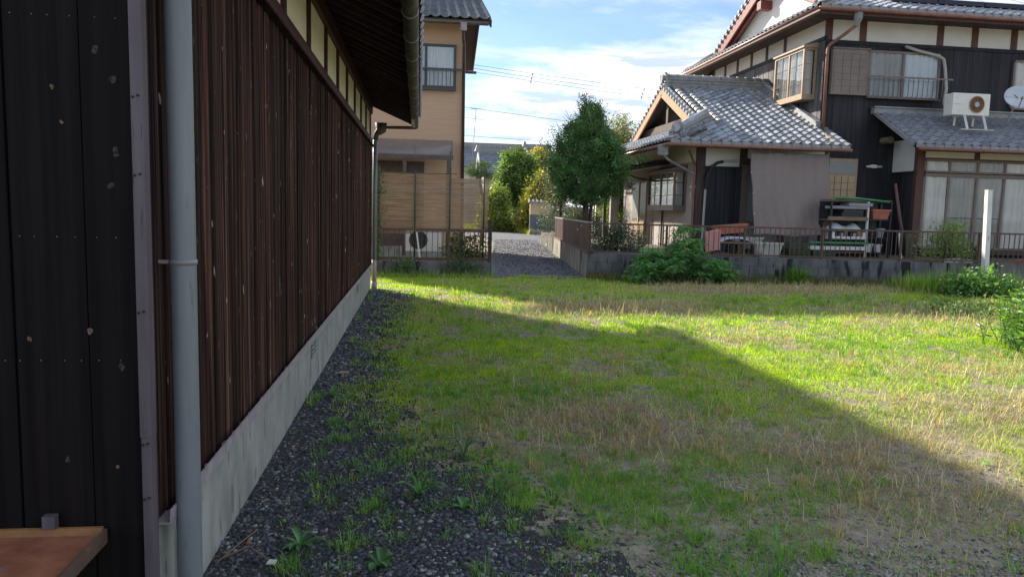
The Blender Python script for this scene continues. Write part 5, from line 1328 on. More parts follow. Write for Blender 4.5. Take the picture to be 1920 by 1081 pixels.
bush('garden_tree', (6.9, 52, 2.6), (1.5, .9, 2.1), 240, 80, .2, GR, 'dark green rounded tree left of the yellow shrub across the road', 'tree', sig=.2, ztop=.9)
trunk(bpy.data.objects['garden_tree'], [(6.7, 52, 0), (6.75, 52, 2.6)], [.12, .08])
bush('yellow_shrub', (8.1, 49, .4), (1.6, .9, 3.3), 260, 80, .19, YG, 'yellow green shrub behind the beige garden wall', sig=.22)
bush('yellow_tree', (9.3, 57, 3.2), (2.3, 1.2, 1.9), 220, 80, .22, YG, 'yellow topped tree just before the far tiled roofs', 'tree', sig=.25, ztop=.9)
trunk(bpy.data.objects['yellow_tree'], [(8.8, 57, 0), (8.8, 57, 3.4)], [.14, .1])
bush('roadside_shrub', (5.1, 50.5, .1), (1.0, .7, 3.2), 190, 70, .18, [(.20, .27, .05), (.26, .30, .055), (.14, .21, .045)], 'light green tall shrub at the roadside next to the reed blind', sig=.25)
bush('roadside_bush', (6.4, 50.5, .1), (.45, .4, .9), 40, 40, .13, GR, 'small dark green bush at the foot of the roadside verge', sig=.14)
bush('grey_tree', (5.6, 30, 2.0), (.95, .7, 2.6), 170, 36, .075, [(.08, .10, .075), (.10, .12, .09), (.06, .075, .055)], 'thin grey green tree just left of the conifer', 'tree', sig=.16, fill=.1, ztop=.4)
trunk(bpy.data.objects['grey_tree'], [(5.75, 30, .3), (5.7, 30, 2.5), (5.45, 30, 4.6)], [.06, .05, .015])
bush('grey_underbush', (6.3, 28.5, .55), (1.0, .6, 1.3), 130, 40, .07, [(.07, .08, .055), (.09, .10, .07), (.06, .09, .04)], 'grey leaved bush under the conifer behind the panel fence', sig=.14)
bush('bamboo_grove', (11.0, 41, 4.0), (2.2, 1.2, 2.3), 220, 60, .2, [(.15, .16, .03), (.20, .18, .035), (.11, .13, .03)], 'yellow green bamboo tops between conifer and tiled gable', 'bamboo', sig=.25, ztop=.5, aspect=.22)
b = MB()
for k in range(10):
    x = 9.3 + k * .38; b.tube([(x, 41, 0), (x + .1, 41, 4), (x + .3, 41, 6.3)], [.04, .03, .01], 6)
b.build('culms', 'stem_green', bpy.data.objects['bamboo_grove'], kind='stuff')
bush('bright_bush', (8.5, 31, 1.3), (.9, .6, 1.75), 110, 50, .11, [(.12, .22, .03), (.16, .27, .04), (.08, .17, .03)], 'bright sunlit green bush seen under the porch roof', sig=.16)
# pine behind the blind
T = thing('pine_tree', (2.55, 31, 0), 'small clipped pine showing above the reed blind', 'tree')
trunk(T, [(2.6, 31, 0), (2.7, 31, 1.6), (2.5, 31, 2.6), (2.55, 31, 3.2)], [.09, .07, .05, .03])
P_ = np.concatenate([clumps(np.array([[2.5 + q[0] + rng.normal() * q[3] * .5, 31 + rng.normal() * .25, q[2] + rng.normal() * .06] for _ in range(int(28 * q[3] / .4))]), 60, .06) for q in ((0, 0, 3.35, .45), (-.25, 0, 3.0, .35), (.35, 0, 2.9, .3), (0, 0, 3.05, .5))])
leaves('crown', P_, 'needle', [(.05, .10, .04), (.07, .13, .045)], .09, T, aspect=.12)

# shrub against the retaining wall, feathery compound leaves
T = thing('feathery_shrub', (5.95, 16.2, 0), 'big feathery green shrub growing against the retaining wall', 'shrub')
C = []
for k in range(150):
    u = rng.uniform(-1, 1); top = (1 - abs(u) ** 2.2) * .98 * (.8 + .35 * math.sin(u * 7 + 1)) + .22
    C.append((5.92 + u * 1.1, 16.25 + rng.normal() * .22, top * rng.uniform(.12, 1) ** .7))
C = np.array(C)
P, Dv = [], []
for c in C:   # each clump is a set of pinnate fronds
    for q in range(7):
        a = rng.uniform(0, 6.28); d = np.array([math.cos(a), math.sin(a) * .8 - .25, rng.uniform(-.15, .55)]); d /= np.linalg.norm(d)
        ln_ = rng.uniform(.16, .32)
        for s_ in np.linspace(.15, 1, 11):
            sd_ = np.cross(d, [0, 0, 1.]); sd_ /= np.linalg.norm(sd_) + 1e-6
            for sg in (-1, 1):
                P.append(c + d * ln_ * s_ - np.array([0, 0, .09]) * s_ ** 2); Dv.append(sd_ * sg + d * .5 + rng.normal(size=3) * .12)
leaves('foliage', np.array(P), 'leaf', [(.09, .25, .07), (.115, .29, .075), (.07, .20, .06), (.15, .33, .08)], .055, T, aspect=.42, D=np.array(Dv), flat=.35, var=.25)
b = MB()
for c in C[:40]:
    b.tube([(5.95 + (c[0] - 5.95) * .35, 16.25, 0), (5.95 + (c[0] - 5.95) * .7, 16.24, c[2] * .6), tuple(c)], [.012, .009, .004], 5)
b.build('stems', 'stem_green', T, kind='stuff')

def blades_at(X, Y, Z, Hh, Wd, lean, cols, m, name, kind='stuff', parent=None, az=None):
    """Grass blades: five vertices each, bent over along their lean."""
    n = len(X); az = rng.uniform(0, 2 * math.pi, n) if az is None else az
    dirx, diry = np.cos(az), np.sin(az); sx, sy = -diry, dirx
    b0 = np.stack([X, Y, Z], 1); S = np.stack([sx, sy, np.zeros(n)], 1) * Wd[:, None] * .5; D2 = np.stack([dirx, diry, np.zeros(n)], 1)
    up = np.array([0, 0, 1.])
    c_, s_ = np.cos(lean), np.sin(lean)
    mid = b0 + up * (Hh * .55 * np.cos(lean * .5))[:, None] + D2 * (Hh * .55 * np.sin(lean * .5))[:, None]
    tip = mid + up * (Hh * .45 * np.cos(lean * 1.5))[:, None] + D2 * (Hh * .45 * np.sin(lean * 1.5))[:, None]
    tip[:, 2] = np.maximum(tip[:, 2], Z + .004)
    V = np.stack([b0 - S, b0 + S, mid + S * .8, mid - S * .8, tip], 1).reshape(-1, 3)
    o = np.arange(n)[:, None] * 5
    F = np.concatenate([o + np.array([0, 1, 2]), o + np.array([0, 2, 3]), o + np.array([3, 2, 4])], 0)
    return np_mesh(name, V, F, m, np.repeat(cols, 5, 0), parent, kind=kind)

def tall_weed(name, x, y, n, h, spread, cols, label, cat='weed', w=.012, group=None):
    t = thing(name, (x, y, 0), label, cat, group)
    X = x + rng.normal(size=n) * spread; Y = y + rng.normal(size=n) * spread * .8
    Hh = h * rng.uniform(.45, 1.15, n); c = np.array(cols)[rng.integers(0, len(cols), n)] * rng.uniform(.75, 1.25, (n, 1))
    az = np.arctan2(Y - y, X - x) + rng.normal(size=n) * .9
    blades_at(X, Y, np.zeros(n), Hh, w * rng.uniform(.7, 1.3, n), rng.uniform(.1, .9, n), c, 'blade', 'blades', 'stuff', t, az)
    return t
BG = [(.17, .34, .05), (.23, .40, .055), (.13, .26, .05), (.34, .34, .14)]
# weeds before the fence on the right
for i, (x, y, h, s_, l) in enumerate(((10.9, 15.0, .5, .35, 'tall grassy weed clump left of the white post'), (11.6, 14.9, .6, .3, 'tall grass tuft directly left of the white post'), (12.9, 14.8, .55, .35, 'tall grass tuft right of the white post'), (12.2, 14.4, .45, .4, 'grass tuft in front of the white post'))):
    tall_weed('tall_grass', x, y, 480, h, s_ * .85, BG, l, 'grass tuft', w=.014, group='tall grass around the white post')
bush('broadleaf_weed', (11.75, 14.3, .02), (.85, .5, .5), 150, 18, .08, [(.10, .22, .055), (.14, .28, .065), (.08, .17, .05)], 'dark broad leaved weed patch in front of the white post', 'weed', sig=.08, stem=False, aspect=.7, flat=.5)
bush('broadleaf_weed', (12.2, 13.3, .02), (.6, .4, .25), 70, 16, .075, [(.13, .27, .055), (.10, .21, .05)], 'light broad leaved weed patch nearest the camera before the white post', 'weed', sig=.08, stem=False, aspect=.7, flat=.5)
bush('broadleaf_weed', (9.3, 11.6, .02), (1.0, .7, .14), 120, 14, .055, [(.19, .25, .08), (.13, .21, .06)], 'low pale weed patch on the dry grass before the storage rack', 'weed', sig=.08, stem=False, aspect=.7, flat=.5)
tall_weed('bright_weed', 8.65, 16.15, 260, .5, .12, [(.09, .2, .03), (.12, .24, .04)], 'upright bright green weed at the wall below the shade cloth', w=.016)
bush('leafy_weed', (8.65, 16.15, .02), (.2, .15, .5), 24, 14, .075, [(.09, .2, .03), (.12, .24, .04)], 'leafy light green weed in front of the wall below the shade cloth', 'weed', sig=.05, aspect=.35)
# sunlit bush at the right edge
T = thing('sunlit_bush', (7.6, 8.2, 0), 'bright sunlit leafy bush at the right edge of the grass', 'shrub')
P, Dv = [], []; b = MB()
for k in range(260):
    x0, y0 = 7.62 + rng.normal() * .22, 8.15 + rng.normal() * .34
    hgt = rng.uniform(.3, .8) * (1 - min(1, math.hypot(x0 - 7.6, y0 - 8.2) / 1.3) * .5); a = rng.uniform(0, 6.28); le = rng.uniform(.05, .3)
    e = np.array([x0 + math.cos(a) * le, y0 + math.sin(a) * le, hgt])
    b.tube([(x0, y0, 0), tuple(e)], [.005, .0025], 4)
    for s_ in np.linspace(.2, 1, 13):
        p = np.array([x0, y0, 0]) * (1 - s_) + e * s_; aa = rng.uniform(0, 6.28)
        P.append(p); Dv.append([math.cos(aa), math.sin(aa), rng.uniform(-.1, .7)])
leaves('foliage', np.array(P), 'leaf', [(.13, .27, .04), (.18, .33, .045), (.09, .20, .04)], .10, T, aspect=.26, D=np.array(Dv), var=.25)
b.build('stems', 'stem_green', T, kind='stuff')
# nandina behind the fence
bush('yellow_plant', (13.05, 17.1, .6), (.72, .3, 1.0), 110, 26, .075, [(.20, .30, .05), (.26, .33, .06), (.12, .22, .045)], 'yellow green plant behind the bars in front of the curtained windows', 'shrub', sig=.11, aspect=.35)
bush('dark_plant', (13.9, 17.3, .5), (.6, .3, .45), 50, 20, .07, [(.03, .06, .025), (.045, .08, .03)], 'dark low plant behind the fence right of the yellow green one', 'shrub', sig=.1)
# flowering shrub behind the corner of the fence
T = bush('flowering_shrub', (5.15, 19.2, .5), (.6, .4, .78), 90, 34, .065, [(.025, .06, .022), (.035, .08, .028), (.05, .10, .03)], 'dark green shrub with small white flowers behind the fence corner', sig=.1)
P_ = np.array([5.15, 19.0, .95]) + rng.normal(size=(90, 3)) * np.array([.45, .2, .3]); P_[:, 1] = 18.75 + rng.random(90) * .2
leaves('petals', P_, 'leaf', [(.7, .7, .66)], .05, T, aspect=.8, kind='stuff', var=.1)
bush('yellow_flower', (5.95, 19.6, .6), (.25, .2, .6), 26, 16, .06, [(.25, .25, .03), (.15, .22, .03)], 'small yellow flowering plant right of the white flowered shrub', 'plant', sig=.06)
tray('lime_tray', 5.75, 6.5, 18.9, 19.2, .56, .66, 'lime_plastic', 'lime green plastic tray on the ground behind the fence')
T = thing('driftwood', (6.35, 18.3, .54), 'weathered piece of driftwood leaning behind the fence', 'wood')
b = MB(); b.tube([(6.2, 18.2, .54), (6.3, 18.2, .75), (6.5, 18.25, .95)], [.07, .06, .02], 7); b.tube([(6.3, 18.2, .72), (6.42, 18.15, .6), (6.5, 18.1, .56)], [.05, .04, .03], 7); b.build('branch', 'rock', T)
T = thing('porch_plant', (6.85, 25.0, 1.5), 'small yellow green plant hung on the porch post', 'plant')
leaves('foliage', clumps(np.array([[6.88, 25.0, z] for z in (1.35, 1.45, 1.55, 1.65)]), 40, .07), 'leaf', [(.3, .4, .05), (.15, .28, .04)], .09, T)
MB().tube([(6.88, 25.04, 1.7), (6.88, 25.04, 1.9)], [.05, .03], 8).build('holder', 'plastic_black', T)
bush('dry_plant', (6.9, 19.4, .6), (.5, .3, .7), 50, 16, .05, [(.10, .08, .05), (.13, .10, .06), (.07, .09, .04)], 'brownish thin plant before the rough plaster wall', 'plant', sig=.09)
# creepers on the left fence
T = thing('creeper', (-0.97, 17.7, 0), 'green creeper climbing the blind pole beside the far downpipe', 'creeper')
P_ = clumps(np.array([[-1.0 + rng.normal() * .06, 17.78 + rng.normal() * .04, z] for z in np.linspace(.2, 2.5, 46)]), 22, .06)
leaves('foliage', P_, 'leaf', [(.06, .13, .03), (.09, .17, .035)], .06, T, aspect=.5)
MB().tube([(-1.0, 17.8, 0), (-.98, 17.8, 1.2), (-1.02, 17.8, 2.5)], .01, 5).build('stem', 'stem_green', T)
bush('yellowing_bush', (1.15, 18.2, .3), (.62, .3, .72), 90, 22, .075, [(.07, .12, .03), (.14, .15, .03), (.05, .09, .03), (.2, .15, .04)], 'leafy green and yellow bush behind the end of the rusty fence', sig=.1)
bush('fence_weed', (1.1, 17.55, 0), (.5, .2, .45), 44, 18, .065, [(.05, .10, .03), (.07, .13, .03)], 'dark green weed at the foot of the block wall by the lane', 'weed', sig=.09)
bush('fence_shrub', (-.3, 17.5, 0), (.35, .2, .45), 40, 18, .055, [(.06, .13, .03), (.09, .17, .04)], 'small green weed at the foot of the block wall near the downpipe', 'weed', sig=.09)

# ================================================================== WEEDS IN THE GRAVEL
def rosette(name, x, y, n, ln_, label, cols, rise=.45, asp=.26, group=None):
    t = thing(name, (x, y, 0), label, 'weed', group)
    V, F, Cc = [], [], []; ln_ *= .72
    for k in range(n):
        a = 6.283 * k / n + rng.uniform(-.25, .25); l = ln_ * rng.uniform(.6, 1.15); up = rise * rng.uniform(.4, 1.4)
        d = Vector((math.cos(a), math.sin(a), 0)); s_ = Vector((-d.y, d.x, 0)); base = len(V)
        c = np.array(cols[rng.integers(0, len(cols))]) * rng.uniform(.8, 1.2)
        prof_ = [(0, .25, 0), (.3, .8, .3), (.6, 1.0, .42), (.85, .7, .42), (1.0, .05, .36)]
        for (q, w, z) in prof_:
            p = Vector((x, y, .01)) + d * (l * q) + Vector((0, 0, l * z * up * 2)); w *= l * asp * .5
            V += [p - s_ * w + Vector((0, 0, w * .5)), p, p + s_ * w + Vector((0, 0, w * .5))]; Cc += [c, c * 1.15, c]
        for j in range(4):
            o = base + j * 3; F += [(o, o + 1, o + 4, o + 3), (o + 1, o + 2, o + 5, o + 4)]
    np_mesh('foliage', np.array([tuple(v) for v in V]), np.array(F), 'leaf', np.array(Cc), t, smooth=True)
    return t
WG = [(.08, .20, .07), (.10, .24, .075), (.07, .17, .06)]
rosette('rosette_weed', -.53, 3.42, 14, .15, 'green rosette weed in the dark gravel nearest the bottom edge', WG)
rosette('rosette_weed', -.69, 6.2, 10, .13, 'small green rosette weed close to the foundation in the gravel', WG, .8)
rosette('rosette_weed', -.42, 7.8, 9, .17, 'weed with long leaves halfway along the gravel strip', WG, .6)
rosette('rosette_weed', -.6, 10.6, 9, .16, 'farthest rosette weed along the gravel strip', WG, .6)
rosette('rosette_weed', .02, 4.0, 11, .2, 'tall leaved weed among the grass in the foreground gravel', WG, 1.0, .2)
rosette('rosette_weed', .25, 3.8, 7, .13, 'round leaved weed right of the tall leaved one in the foreground', [(.08, .19, .05)], .5, .5)
rosette('rosette_weed', -.15, 3.2, 9, .12, 'broad leaved weed at the bottom edge of the gravel', [(.07, .17, .05)], .5, .5)
rosette('rosette_weed', .3, 4.65, 6, .22, 'bluish long leaved weed at the gravel edge before the dry grass', [(.06, .13, .07)], 1.2, .14)
rosette('rosette_weed', 1.62, 3.02, 5, .13, 'upright bright weed at the bottom edge in the pale gravel', [(.09, .24, .04)], 2.0, .18)
tw_ = MB(); tw_.tube([(-.86, 3.3, .02), (-.74, 3.34, .06), (-.62, 3.25, .02), (-.5, 3.1, .015)], .004, 5); tw_.tube([(-.86, 3.28, .02), (-.8, 3.45, .03), (-.76, 3.6, .02)], .003, 5)
tag(tw_.build('dry_twig', 'old_timber'), 'thin dry tan twig on the gravel by the foundation', 'twig')
def chip(name, x, y, s_, m, l, cat):
    b = MB(); b.prism([(x - s_, y - s_ * .4, .032), (x + s_ * .8, y - s_ * .6, .034), (x + s_, y + s_ * .3, .04), (x - s_ * .5, y + s_ * .6, .04)], (0, 0, .006)); tag(b.build(name, m), l, cat)
chip('white_chip', -.62, 3.22, .022, 'white_paint', 'small white chip lying on the dark gravel near the rosette weed', 'chip')
chip('orange_chip', -.76, 3.42, .012, 'terracotta', 'tiny orange chip on the gravel by the foundation', 'chip')
chip('tan_leaf', -.68, 7.0, .05, 'light_bronze', 'dry tan leaf on the gravel beside the foundation', 'leaf')

# ================================================================== GRAVEL (stuff)
ph = (1 + 5 ** .5) / 2
ico = np.array([(-1, ph, 0), (1, ph, 0), (-1, -ph, 0), (1, -ph, 0), (0, -1, ph), (0, 1, ph), (0, -1, -ph), (0, 1, -ph), (ph, 0, -1), (ph, 0, 1), (-ph, 0, -1), (-ph, 0, 1)]) / math.hypot(1, ph)
icf = np.array([(0, 11, 5), (0, 5, 1), (0, 1, 7), (0, 7, 10), (0, 10, 11), (1, 5, 9), (5, 11, 4), (11, 10, 2), (10, 7, 6), (7, 1, 8), (3, 9, 4), (3, 4, 2), (3, 2, 6), (3, 6, 8), (3, 8, 9), (4, 9, 5), (2, 4, 11), (6, 2, 10), (8, 6, 7), (9, 8, 1)])
def stones(name, X, Y, size, cols, label, zoff=.25):
    n = len(X); s = size[:, None, None]
    V = ico[None] * (1 + rng.normal(size=(n, 12, 1)) * .30) * np.stack([rng.uniform(.7, 1.35, n), rng.uniform(.7, 1.35, n), rng.uniform(.4, .75, n)], 1)[:, None, :] * s
    a = rng.uniform(0, 6.28, n); ca, sa = np.cos(a)[:, None], np.sin(a)[:, None]; tl = rng.normal(size=(n, 1)) * .35
    x, y, z = V[..., 0], V[..., 1], V[..., 2]
    y, z = y * np.cos(tl) - z * np.sin(tl), y * np.sin(tl) + z * np.cos(tl)
    V = np.stack([x * ca - y * sa + X[:, None], x * sa + y * ca + Y[:, None], z + (ground_z(X, Y) + size * zoff)[:, None]], -1)
    F = icf[None] + (np.arange(n) * 12)[:, None, None]
    o = np_mesh(name, V.reshape(-1, 3), F.reshape(-1, 3), 'stone', np.repeat(cols, 12, 0), kind='stuff')
    o['label'] = label; o['category'] = 'gravel'
    return o
def gravel_edge(x, y):
    """1 on the dark gravel beside the house, 0 on the grass."""
    e = np.where(y > 14.45, -2.2, -.28) + (fbm(x, y, 1.1) - .5) * .7 + np.clip((6.2 - y) * .34, 0, 1.25)
    return np.clip((e - x) / .75 + .5, 0, 1)
cx_ = np.arange(-.9, 2.7, .06); cy_ = np.arange(2.0, 14.5, .06); QX, QY = np.meshgrid(cx_, cy_)
QZ = ground_z(QX, QY) + .005; cell = (gravel_edge(QX[:-1, :-1] + .03, QY[:-1, :-1] + .03) + 1.1 * (vnoise(QX[:-1, :-1], QY[:-1, :-1], .16) - .5) > .62)
jj = (np.arange(len(cy_) - 1)[:, None] * len(cx_) + np.arange(len(cx_) - 1)[None, :])[cell]
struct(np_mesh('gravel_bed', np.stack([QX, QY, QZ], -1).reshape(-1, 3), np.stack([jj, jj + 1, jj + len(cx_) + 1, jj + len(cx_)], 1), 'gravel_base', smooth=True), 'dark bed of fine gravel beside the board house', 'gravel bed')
n = 125000
X = rng.uniform(-.9, 2.2, n); Y = 2.4 + 11.9 * rng.random(n) ** 1.7
dist = Y; keepp = (rng.random(n) < gravel_edge(X, Y) * (.35 + .65 * (X < .5))) & (Y > 2.4)
X, Y = X[keepp], Y[keepp]
size = (.004 + .0115 * rng.random(len(X)) ** 1.7) * (1 + np.clip((Y - 5) / 9, 0, 1) * .9)
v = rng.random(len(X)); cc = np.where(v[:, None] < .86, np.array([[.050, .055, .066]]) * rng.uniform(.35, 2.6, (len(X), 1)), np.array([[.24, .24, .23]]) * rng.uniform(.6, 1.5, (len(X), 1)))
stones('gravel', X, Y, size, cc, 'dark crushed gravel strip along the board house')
n = 22000
X = rng.uniform(.6, 5.0, n); Y = rng.uniform(2.3, 4.4, n)
k_ = rng.random(n) < np.clip((3.5 + 1.2 * (fbm(X, Y, .7) - .5) - Y) * 1.6, .05, 1)
X, Y = X[k_], Y[k_]
cc = np.array([[.24, .235, .22]]) * rng.uniform(.3, 1.9, (len(X), 1))
stones('gravel', X, Y, .004 + .008 * rng.random(len(X)) ** 1.6, cc, 'pale mixed gravel at the bottom of the grass')
n = 16000
X = rng.uniform(1.7, 6.2, n); Y = rng.uniform(17.0, 38, n); k_ = (X < 3.9 + (Y - 17) * .10) & (X > 1.75 + (Y - 17) * .10)
X, Y = X[k_], Y[k_]
cc = np.array([[.12, .12, .132]]) * rng.uniform(.4, 1.9, (len(X), 1))
stones('gravel', X, Y, rng.uniform(.015, .032, len(X)), cc, 'grey gravel covering the lane')

# ================================================================== GRASS (stuff)
def dry_field(x, y):
    d = .05 + .5 * np.clip(fbm(x + 20, y + 7, .8) - .46, 0, 1) * 1.6
    for cx, cy, rx, ry, a in ((3.0, 11.9, 1.7, .9, .95), (1.35, 5.3, 1.1, .75, 1.0), (3.2, 4.2, 1.0, .85, 1.1), (5.2, 5.6, 1.4, .7, .75), (9.2, 11.2, 1.8, 1.2, .7), (8.8, 15.2, 3.4, .7, .95), (5.5, 14.6, 1.6, .7, .45), (2.0, 7.2, .8, .5, .4), (6.5, 7.0, 1.6, .8, .5), (4.2, 9.0, .7, .35, .35)):
        d = d + a * np.exp(-((x - cx) / rx) ** 2 - ((y - cy) / ry) ** 2) * (.6 + .8 * vnoise(x, y, .3))
    return np.clip(d, 0, 1)
def scatter(n, y0, y1):
    Y = np.sqrt(rng.uniform(y0 ** 2, y1 ** 2, n)); X = np.where(Y > 14.4, -1.7, -0.9) + rng.random(n) * (1.05 * Y + 1.4)
    return X, Y
def lawn(n, y0, y1, hs, wd, name, label, lo=.0):
    X, Y = scatter(n, y0, y1)
    ge = gravel_edge(X, Y); fg = np.clip((3.9 - Y) * 1.2, 0, .75) * np.clip(X, 0, 1)
    tuft = (vnoise(X, Y, .13) > .60) * (vnoise(X + 5, Y + 3, .5) > .38)
    cl = np.clip((vnoise(X + 2, Y + 6, .17) * .55 + fbm(X, Y, .6) * .6 - .28) * 3.2, .08, 1)
    dens = (1 - ge) * (1 - fg) * cl + (ge + fg).clip(0, 1) * tuft * .22 * np.clip((X + .72) / .35, 0, 1)
    wallfree = (Y < 17.1 - .142 * (X - 3.95)) | (X < 3.9)
    k = (rng.random(n) < dens) & wallfree & (Y < 17.6)
    X, Y = X[k], Y[k]; m_ = len(X)
    dr = dry_field(X, Y) * (1 - gravel_edge(X, Y) * .8); isd = rng.random(m_) < dr * .95
    G1 = np.array([[.22, .40, .008]]); G2 = np.array([[.38, .54, .008]]); G3 = np.array([[.13, .30, .05]])
    t = np.clip(fbm(X + 3, Y + 11, 1.3) * 1.8 - .4 + (vnoise(X + 8, Y + 1, .22) - .5) * .9 + rng.normal(size=m_) * .2, 0, 1)[:, None]
    cg = G1 * (1 - t) + G2 * t
    q = np.clip((3.2 - X) / 3.2, 0, 1)[:, None] * np.clip((5.5 - Y) / 2.5, 0, 1)[:, None]
    cg = cg * (1 - q) + G3 * q
    cd_ = np.array([[.44, .37, .27]]) * (1 - (rng.random((m_, 1)) < .35) * .45)
    cols = np.where(isd[:, None], cd_, cg) * rng.uniform(.65, 1.35, (m_, 1))
    Hh = hs * rng.uniform(.45, 1.2, m_) * (.5 + 1.1 * vnoise(X, Y, .28)) * np.where(isd, 1.35, 1.0)
    lean = np.where(isd, rng.uniform(.8, 1.55, m_), rng.uniform(.15, 1.15, m_))
    Wd = wd * rng.uniform(.7, 1.35, m_) * np.where(isd, .7, 1.0)
    o = blades_at(X, Y, ground_z(X, Y) - .004, Hh, Wd, lean, cols, 'blade', name)
    o['label'] = label; o['category'] = 'grass'
lawn(150000, 2.3, 5.2, .036, .0036, 'grass', 'sparse grass and straw in the foreground')
lawn(210000, 5.2, 9.0, .042, .0052, 'grass', 'short green and straw coloured grass in the middle of the lot')
lawn(240000, 9.0, 17.6, .050, .0085, 'grass', 'green grass at the far side of the lot')
# taller tufts, clover leaves and flattened thatch mixed into the turf
n = 900
TX, TY = scatter(n, 2.8, 14); k_ = (gravel_edge(TX, TY) < .6) | (rng.random(n) < .35); TX, TY = TX[k_], TY[k_]
X = np.repeat(TX, 26) + rng.normal(size=len(TX) * 26) * .022; Y = np.repeat(TY, 26) + rng.normal(size=len(TX) * 26) * .022; m_ = len(X)
td = np.repeat((rng.random(len(TX)) < dry_field(TX, TY)), 26)
cols = np.where(td[:, None], np.array([[.44, .34, .22]]), np.array([[.17, .32, .05]])) * rng.uniform(.6, 1.35, (m_, 1))
hh = np.repeat(rng.uniform(.05, .15, len(TX)), 26) * rng.uniform(.5, 1.1, m_)
az = np.arctan2(Y - np.repeat(TY, 26), X - np.repeat(TX, 26)) + rng.normal(size=m_) * .5
o = blades_at(X, Y, ground_z(X, Y) - .004, hh, .0028 + .00035 * Y, rng.uniform(.1, 1.1, m_), cols, 'blade', 'grass_tufts', az=az); o['label'] = 'taller tufts standing out of the short grass'; o['category'] = 'grass'
nt_ = 420
TX = np.concatenate([rng.uniform(-.62, 1.7, nt_), rng.uniform(.2, 4.2, 110)]); TY = np.concatenate([2.7 + 4.6 * rng.random(nt_) ** 1.5, rng.uniform(2.6, 4.4, 110)])
k_ = vnoise(TX + 12, TY + 4, .55) > .42; TX, TY = TX[k_], TY[k_]; q_ = 34
X = np.repeat(TX, q_) + rng.normal(size=len(TX) * q_) * .026; Y = np.repeat(TY, q_) + rng.normal(size=len(TX) * q_) * .026; m_ = len(X)
cols = np.repeat(np.array([[.15, .34, .07], [.20, .38, .06], [.13, .28, .08]])[rng.integers(0, 3, len(TX))], q_, 0) * rng.uniform(.65, 1.35, (m_, 1))
hh = np.repeat(rng.uniform(.03, .10, len(TX)), q_) * rng.uniform(.5, 1.15, m_)
az = np.arctan2(Y - np.repeat(TY, q_), X - np.repeat(TX, q_)) + rng.normal(size=m_) * .5
o = blades_at(X, Y, ground_z(X, Y) - .002, hh, rng.uniform(.0025, .0055, m_), rng.uniform(.3, 1.3, m_), cols, 'blade', 'gravel_tufts', az=az); o['label'] = 'arching grass tufts growing in the foreground gravel'; o['category'] = 'grass'
n = 30000
X, Y = scatter(n, 2.6, 12); k_ = (vnoise(X + 31, Y + 17, .4) > .55) & ((gravel_edge(X, Y) < .5) | (vnoise(X, Y, .2) > .72)); X, Y = X[k_], Y[k_]
Dc = rng.normal(size=(len(X), 3)); Dc[:, 2] = np.abs(Dc[:, 2]) * .4
o = leaves('ground_cover', np.stack([X, Y, ground_z(X, Y) + rng.uniform(.004, .03, len(X))], 1), 'leaf', [(.13, .25, .05), (.17, .29, .05), (.10, .20, .06)], .022, D=Dc, aspect=.6, flat=.4, kind='stuff'); o['label'] = 'low clover leaves spread through the grass'; o['category'] = 'ground cover'
n = 60000
X, Y = scatter(n, 2.6, 13); k_ = (rng.random(n) < .05 + dry_field(X, Y)) & (gravel_edge(X, Y) < .7); X, Y = X[k_], Y[k_]; m_ = len(X)
cols = np.array([[.42, .36, .27]]) * rng.uniform(.4, 1.3, (m_, 1))
o = blades_at(X, Y, ground_z(X, Y) + .006, rng.uniform(.03, .10, m_), .002 + .0003 * Y, rng.uniform(1.2, 1.6, m_), cols, 'blade', 'thatch'); o['label'] = 'flattened dead thatch under the green blades'; o['category'] = 'grass'
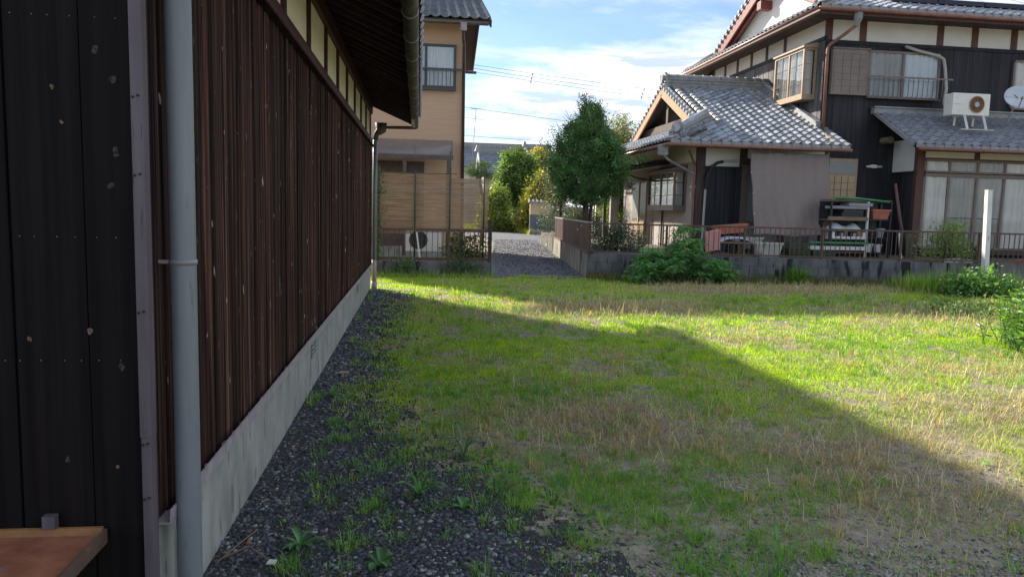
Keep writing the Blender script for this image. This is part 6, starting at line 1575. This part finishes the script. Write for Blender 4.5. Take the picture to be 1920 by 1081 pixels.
# longer straw stems lying in the dry patches
n = 60000
X, Y = scatter(n, 2.6, 16.8); k_ = (rng.random(n) < dry_field(X, Y) ** 1.6 * (1 - gravel_edge(X, Y))) & ((Y < 16.9 - .142 * (X - 3.95)) | (X < 3.9))
X, Y = X[k_], Y[k_]; m_ = len(X)
cols = np.array([[.56, .47, .35]]) * rng.uniform(.5, 1.3, (m_, 1))
o = blades_at(X, Y, ground_z(X, Y) + rng.uniform(.002, .03, m_), rng.uniform(.06, .26, m_), .0020 + .0003 * Y, np.where(rng.random(m_) < .75, rng.uniform(1.15, 1.6, m_), rng.uniform(.3, 1.0, m_)), cols, 'blade', 'dry_grass'); o['label'] = 'long dry straw stems lying in the brown patches'; o['category'] = 'grass'
# verge grass across the road and along the wall foot
n = 26000
X = rng.uniform(3.0, 9.0, n); Y = rng.uniform(45.6, 60, n); k_ = (X > 7.2 + (Y - 46) * .095) | (X < 4.4 + (Y - 46) * .06)
k_ = (X > 6.75 - (Y - 45.3) * .08) | (Y > 50.2)
X, Y = X[k_], Y[k_]; m_ = len(X)
o = blades_at(X, Y, np.zeros(m_), rng.uniform(.15, .45, m_), np.full(m_, .035), rng.uniform(.1, .8, m_), np.array([[.24, .28, .04]]) * rng.uniform(.6, 1.5, (m_, 1)), 'blade', 'verge_grass', kind='stuff'); o['label'] = 'yellow green verge grass beside the far road'; o['category'] = 'grass'
n = 2600
X = rng.uniform(-1.2, 1.75, n); Y = rng.uniform(16.6, 17.7, n)
cols = np.array([[.15, .24, .05]]) * rng.uniform(.6, 1.6, (n, 1)); fl = rng.random(n) < .05; cols[fl] = (.5, .5, .45)
o = blades_at(X, Y, np.zeros(n), rng.uniform(.04, .12, n) + (rng.random(n) < .12) * .14, np.full(n, .010), rng.uniform(.1, 1.1, n), cols, 'blade', 'verge_grass', kind='stuff'); o['label'] = 'rough grass at the foot of the low block wall'; o['category'] = 'grass'
n = 9000
s_ = rng.uniform(0, L1, n); X = A0.x + dA.x * s_; Y = A0.y + dA.y * s_ - rng.exponential(.22, n) - .02
cols = np.where((rng.random(n) < .45)[:, None], np.array([[.25, .19, .11]]), np.array([[.08, .15, .03]])) * rng.uniform(.6, 1.4, (n, 1))
o = blades_at(X, Y, ground_z(X, Y), rng.uniform(.06, .30, n), np.full(n, .011), rng.uniform(.1, 1.1, n), cols, 'blade', 'verge_grass', kind='stuff'); o['label'] = 'mixed dry and green grass along the retaining wall'; o['category'] = 'grass'
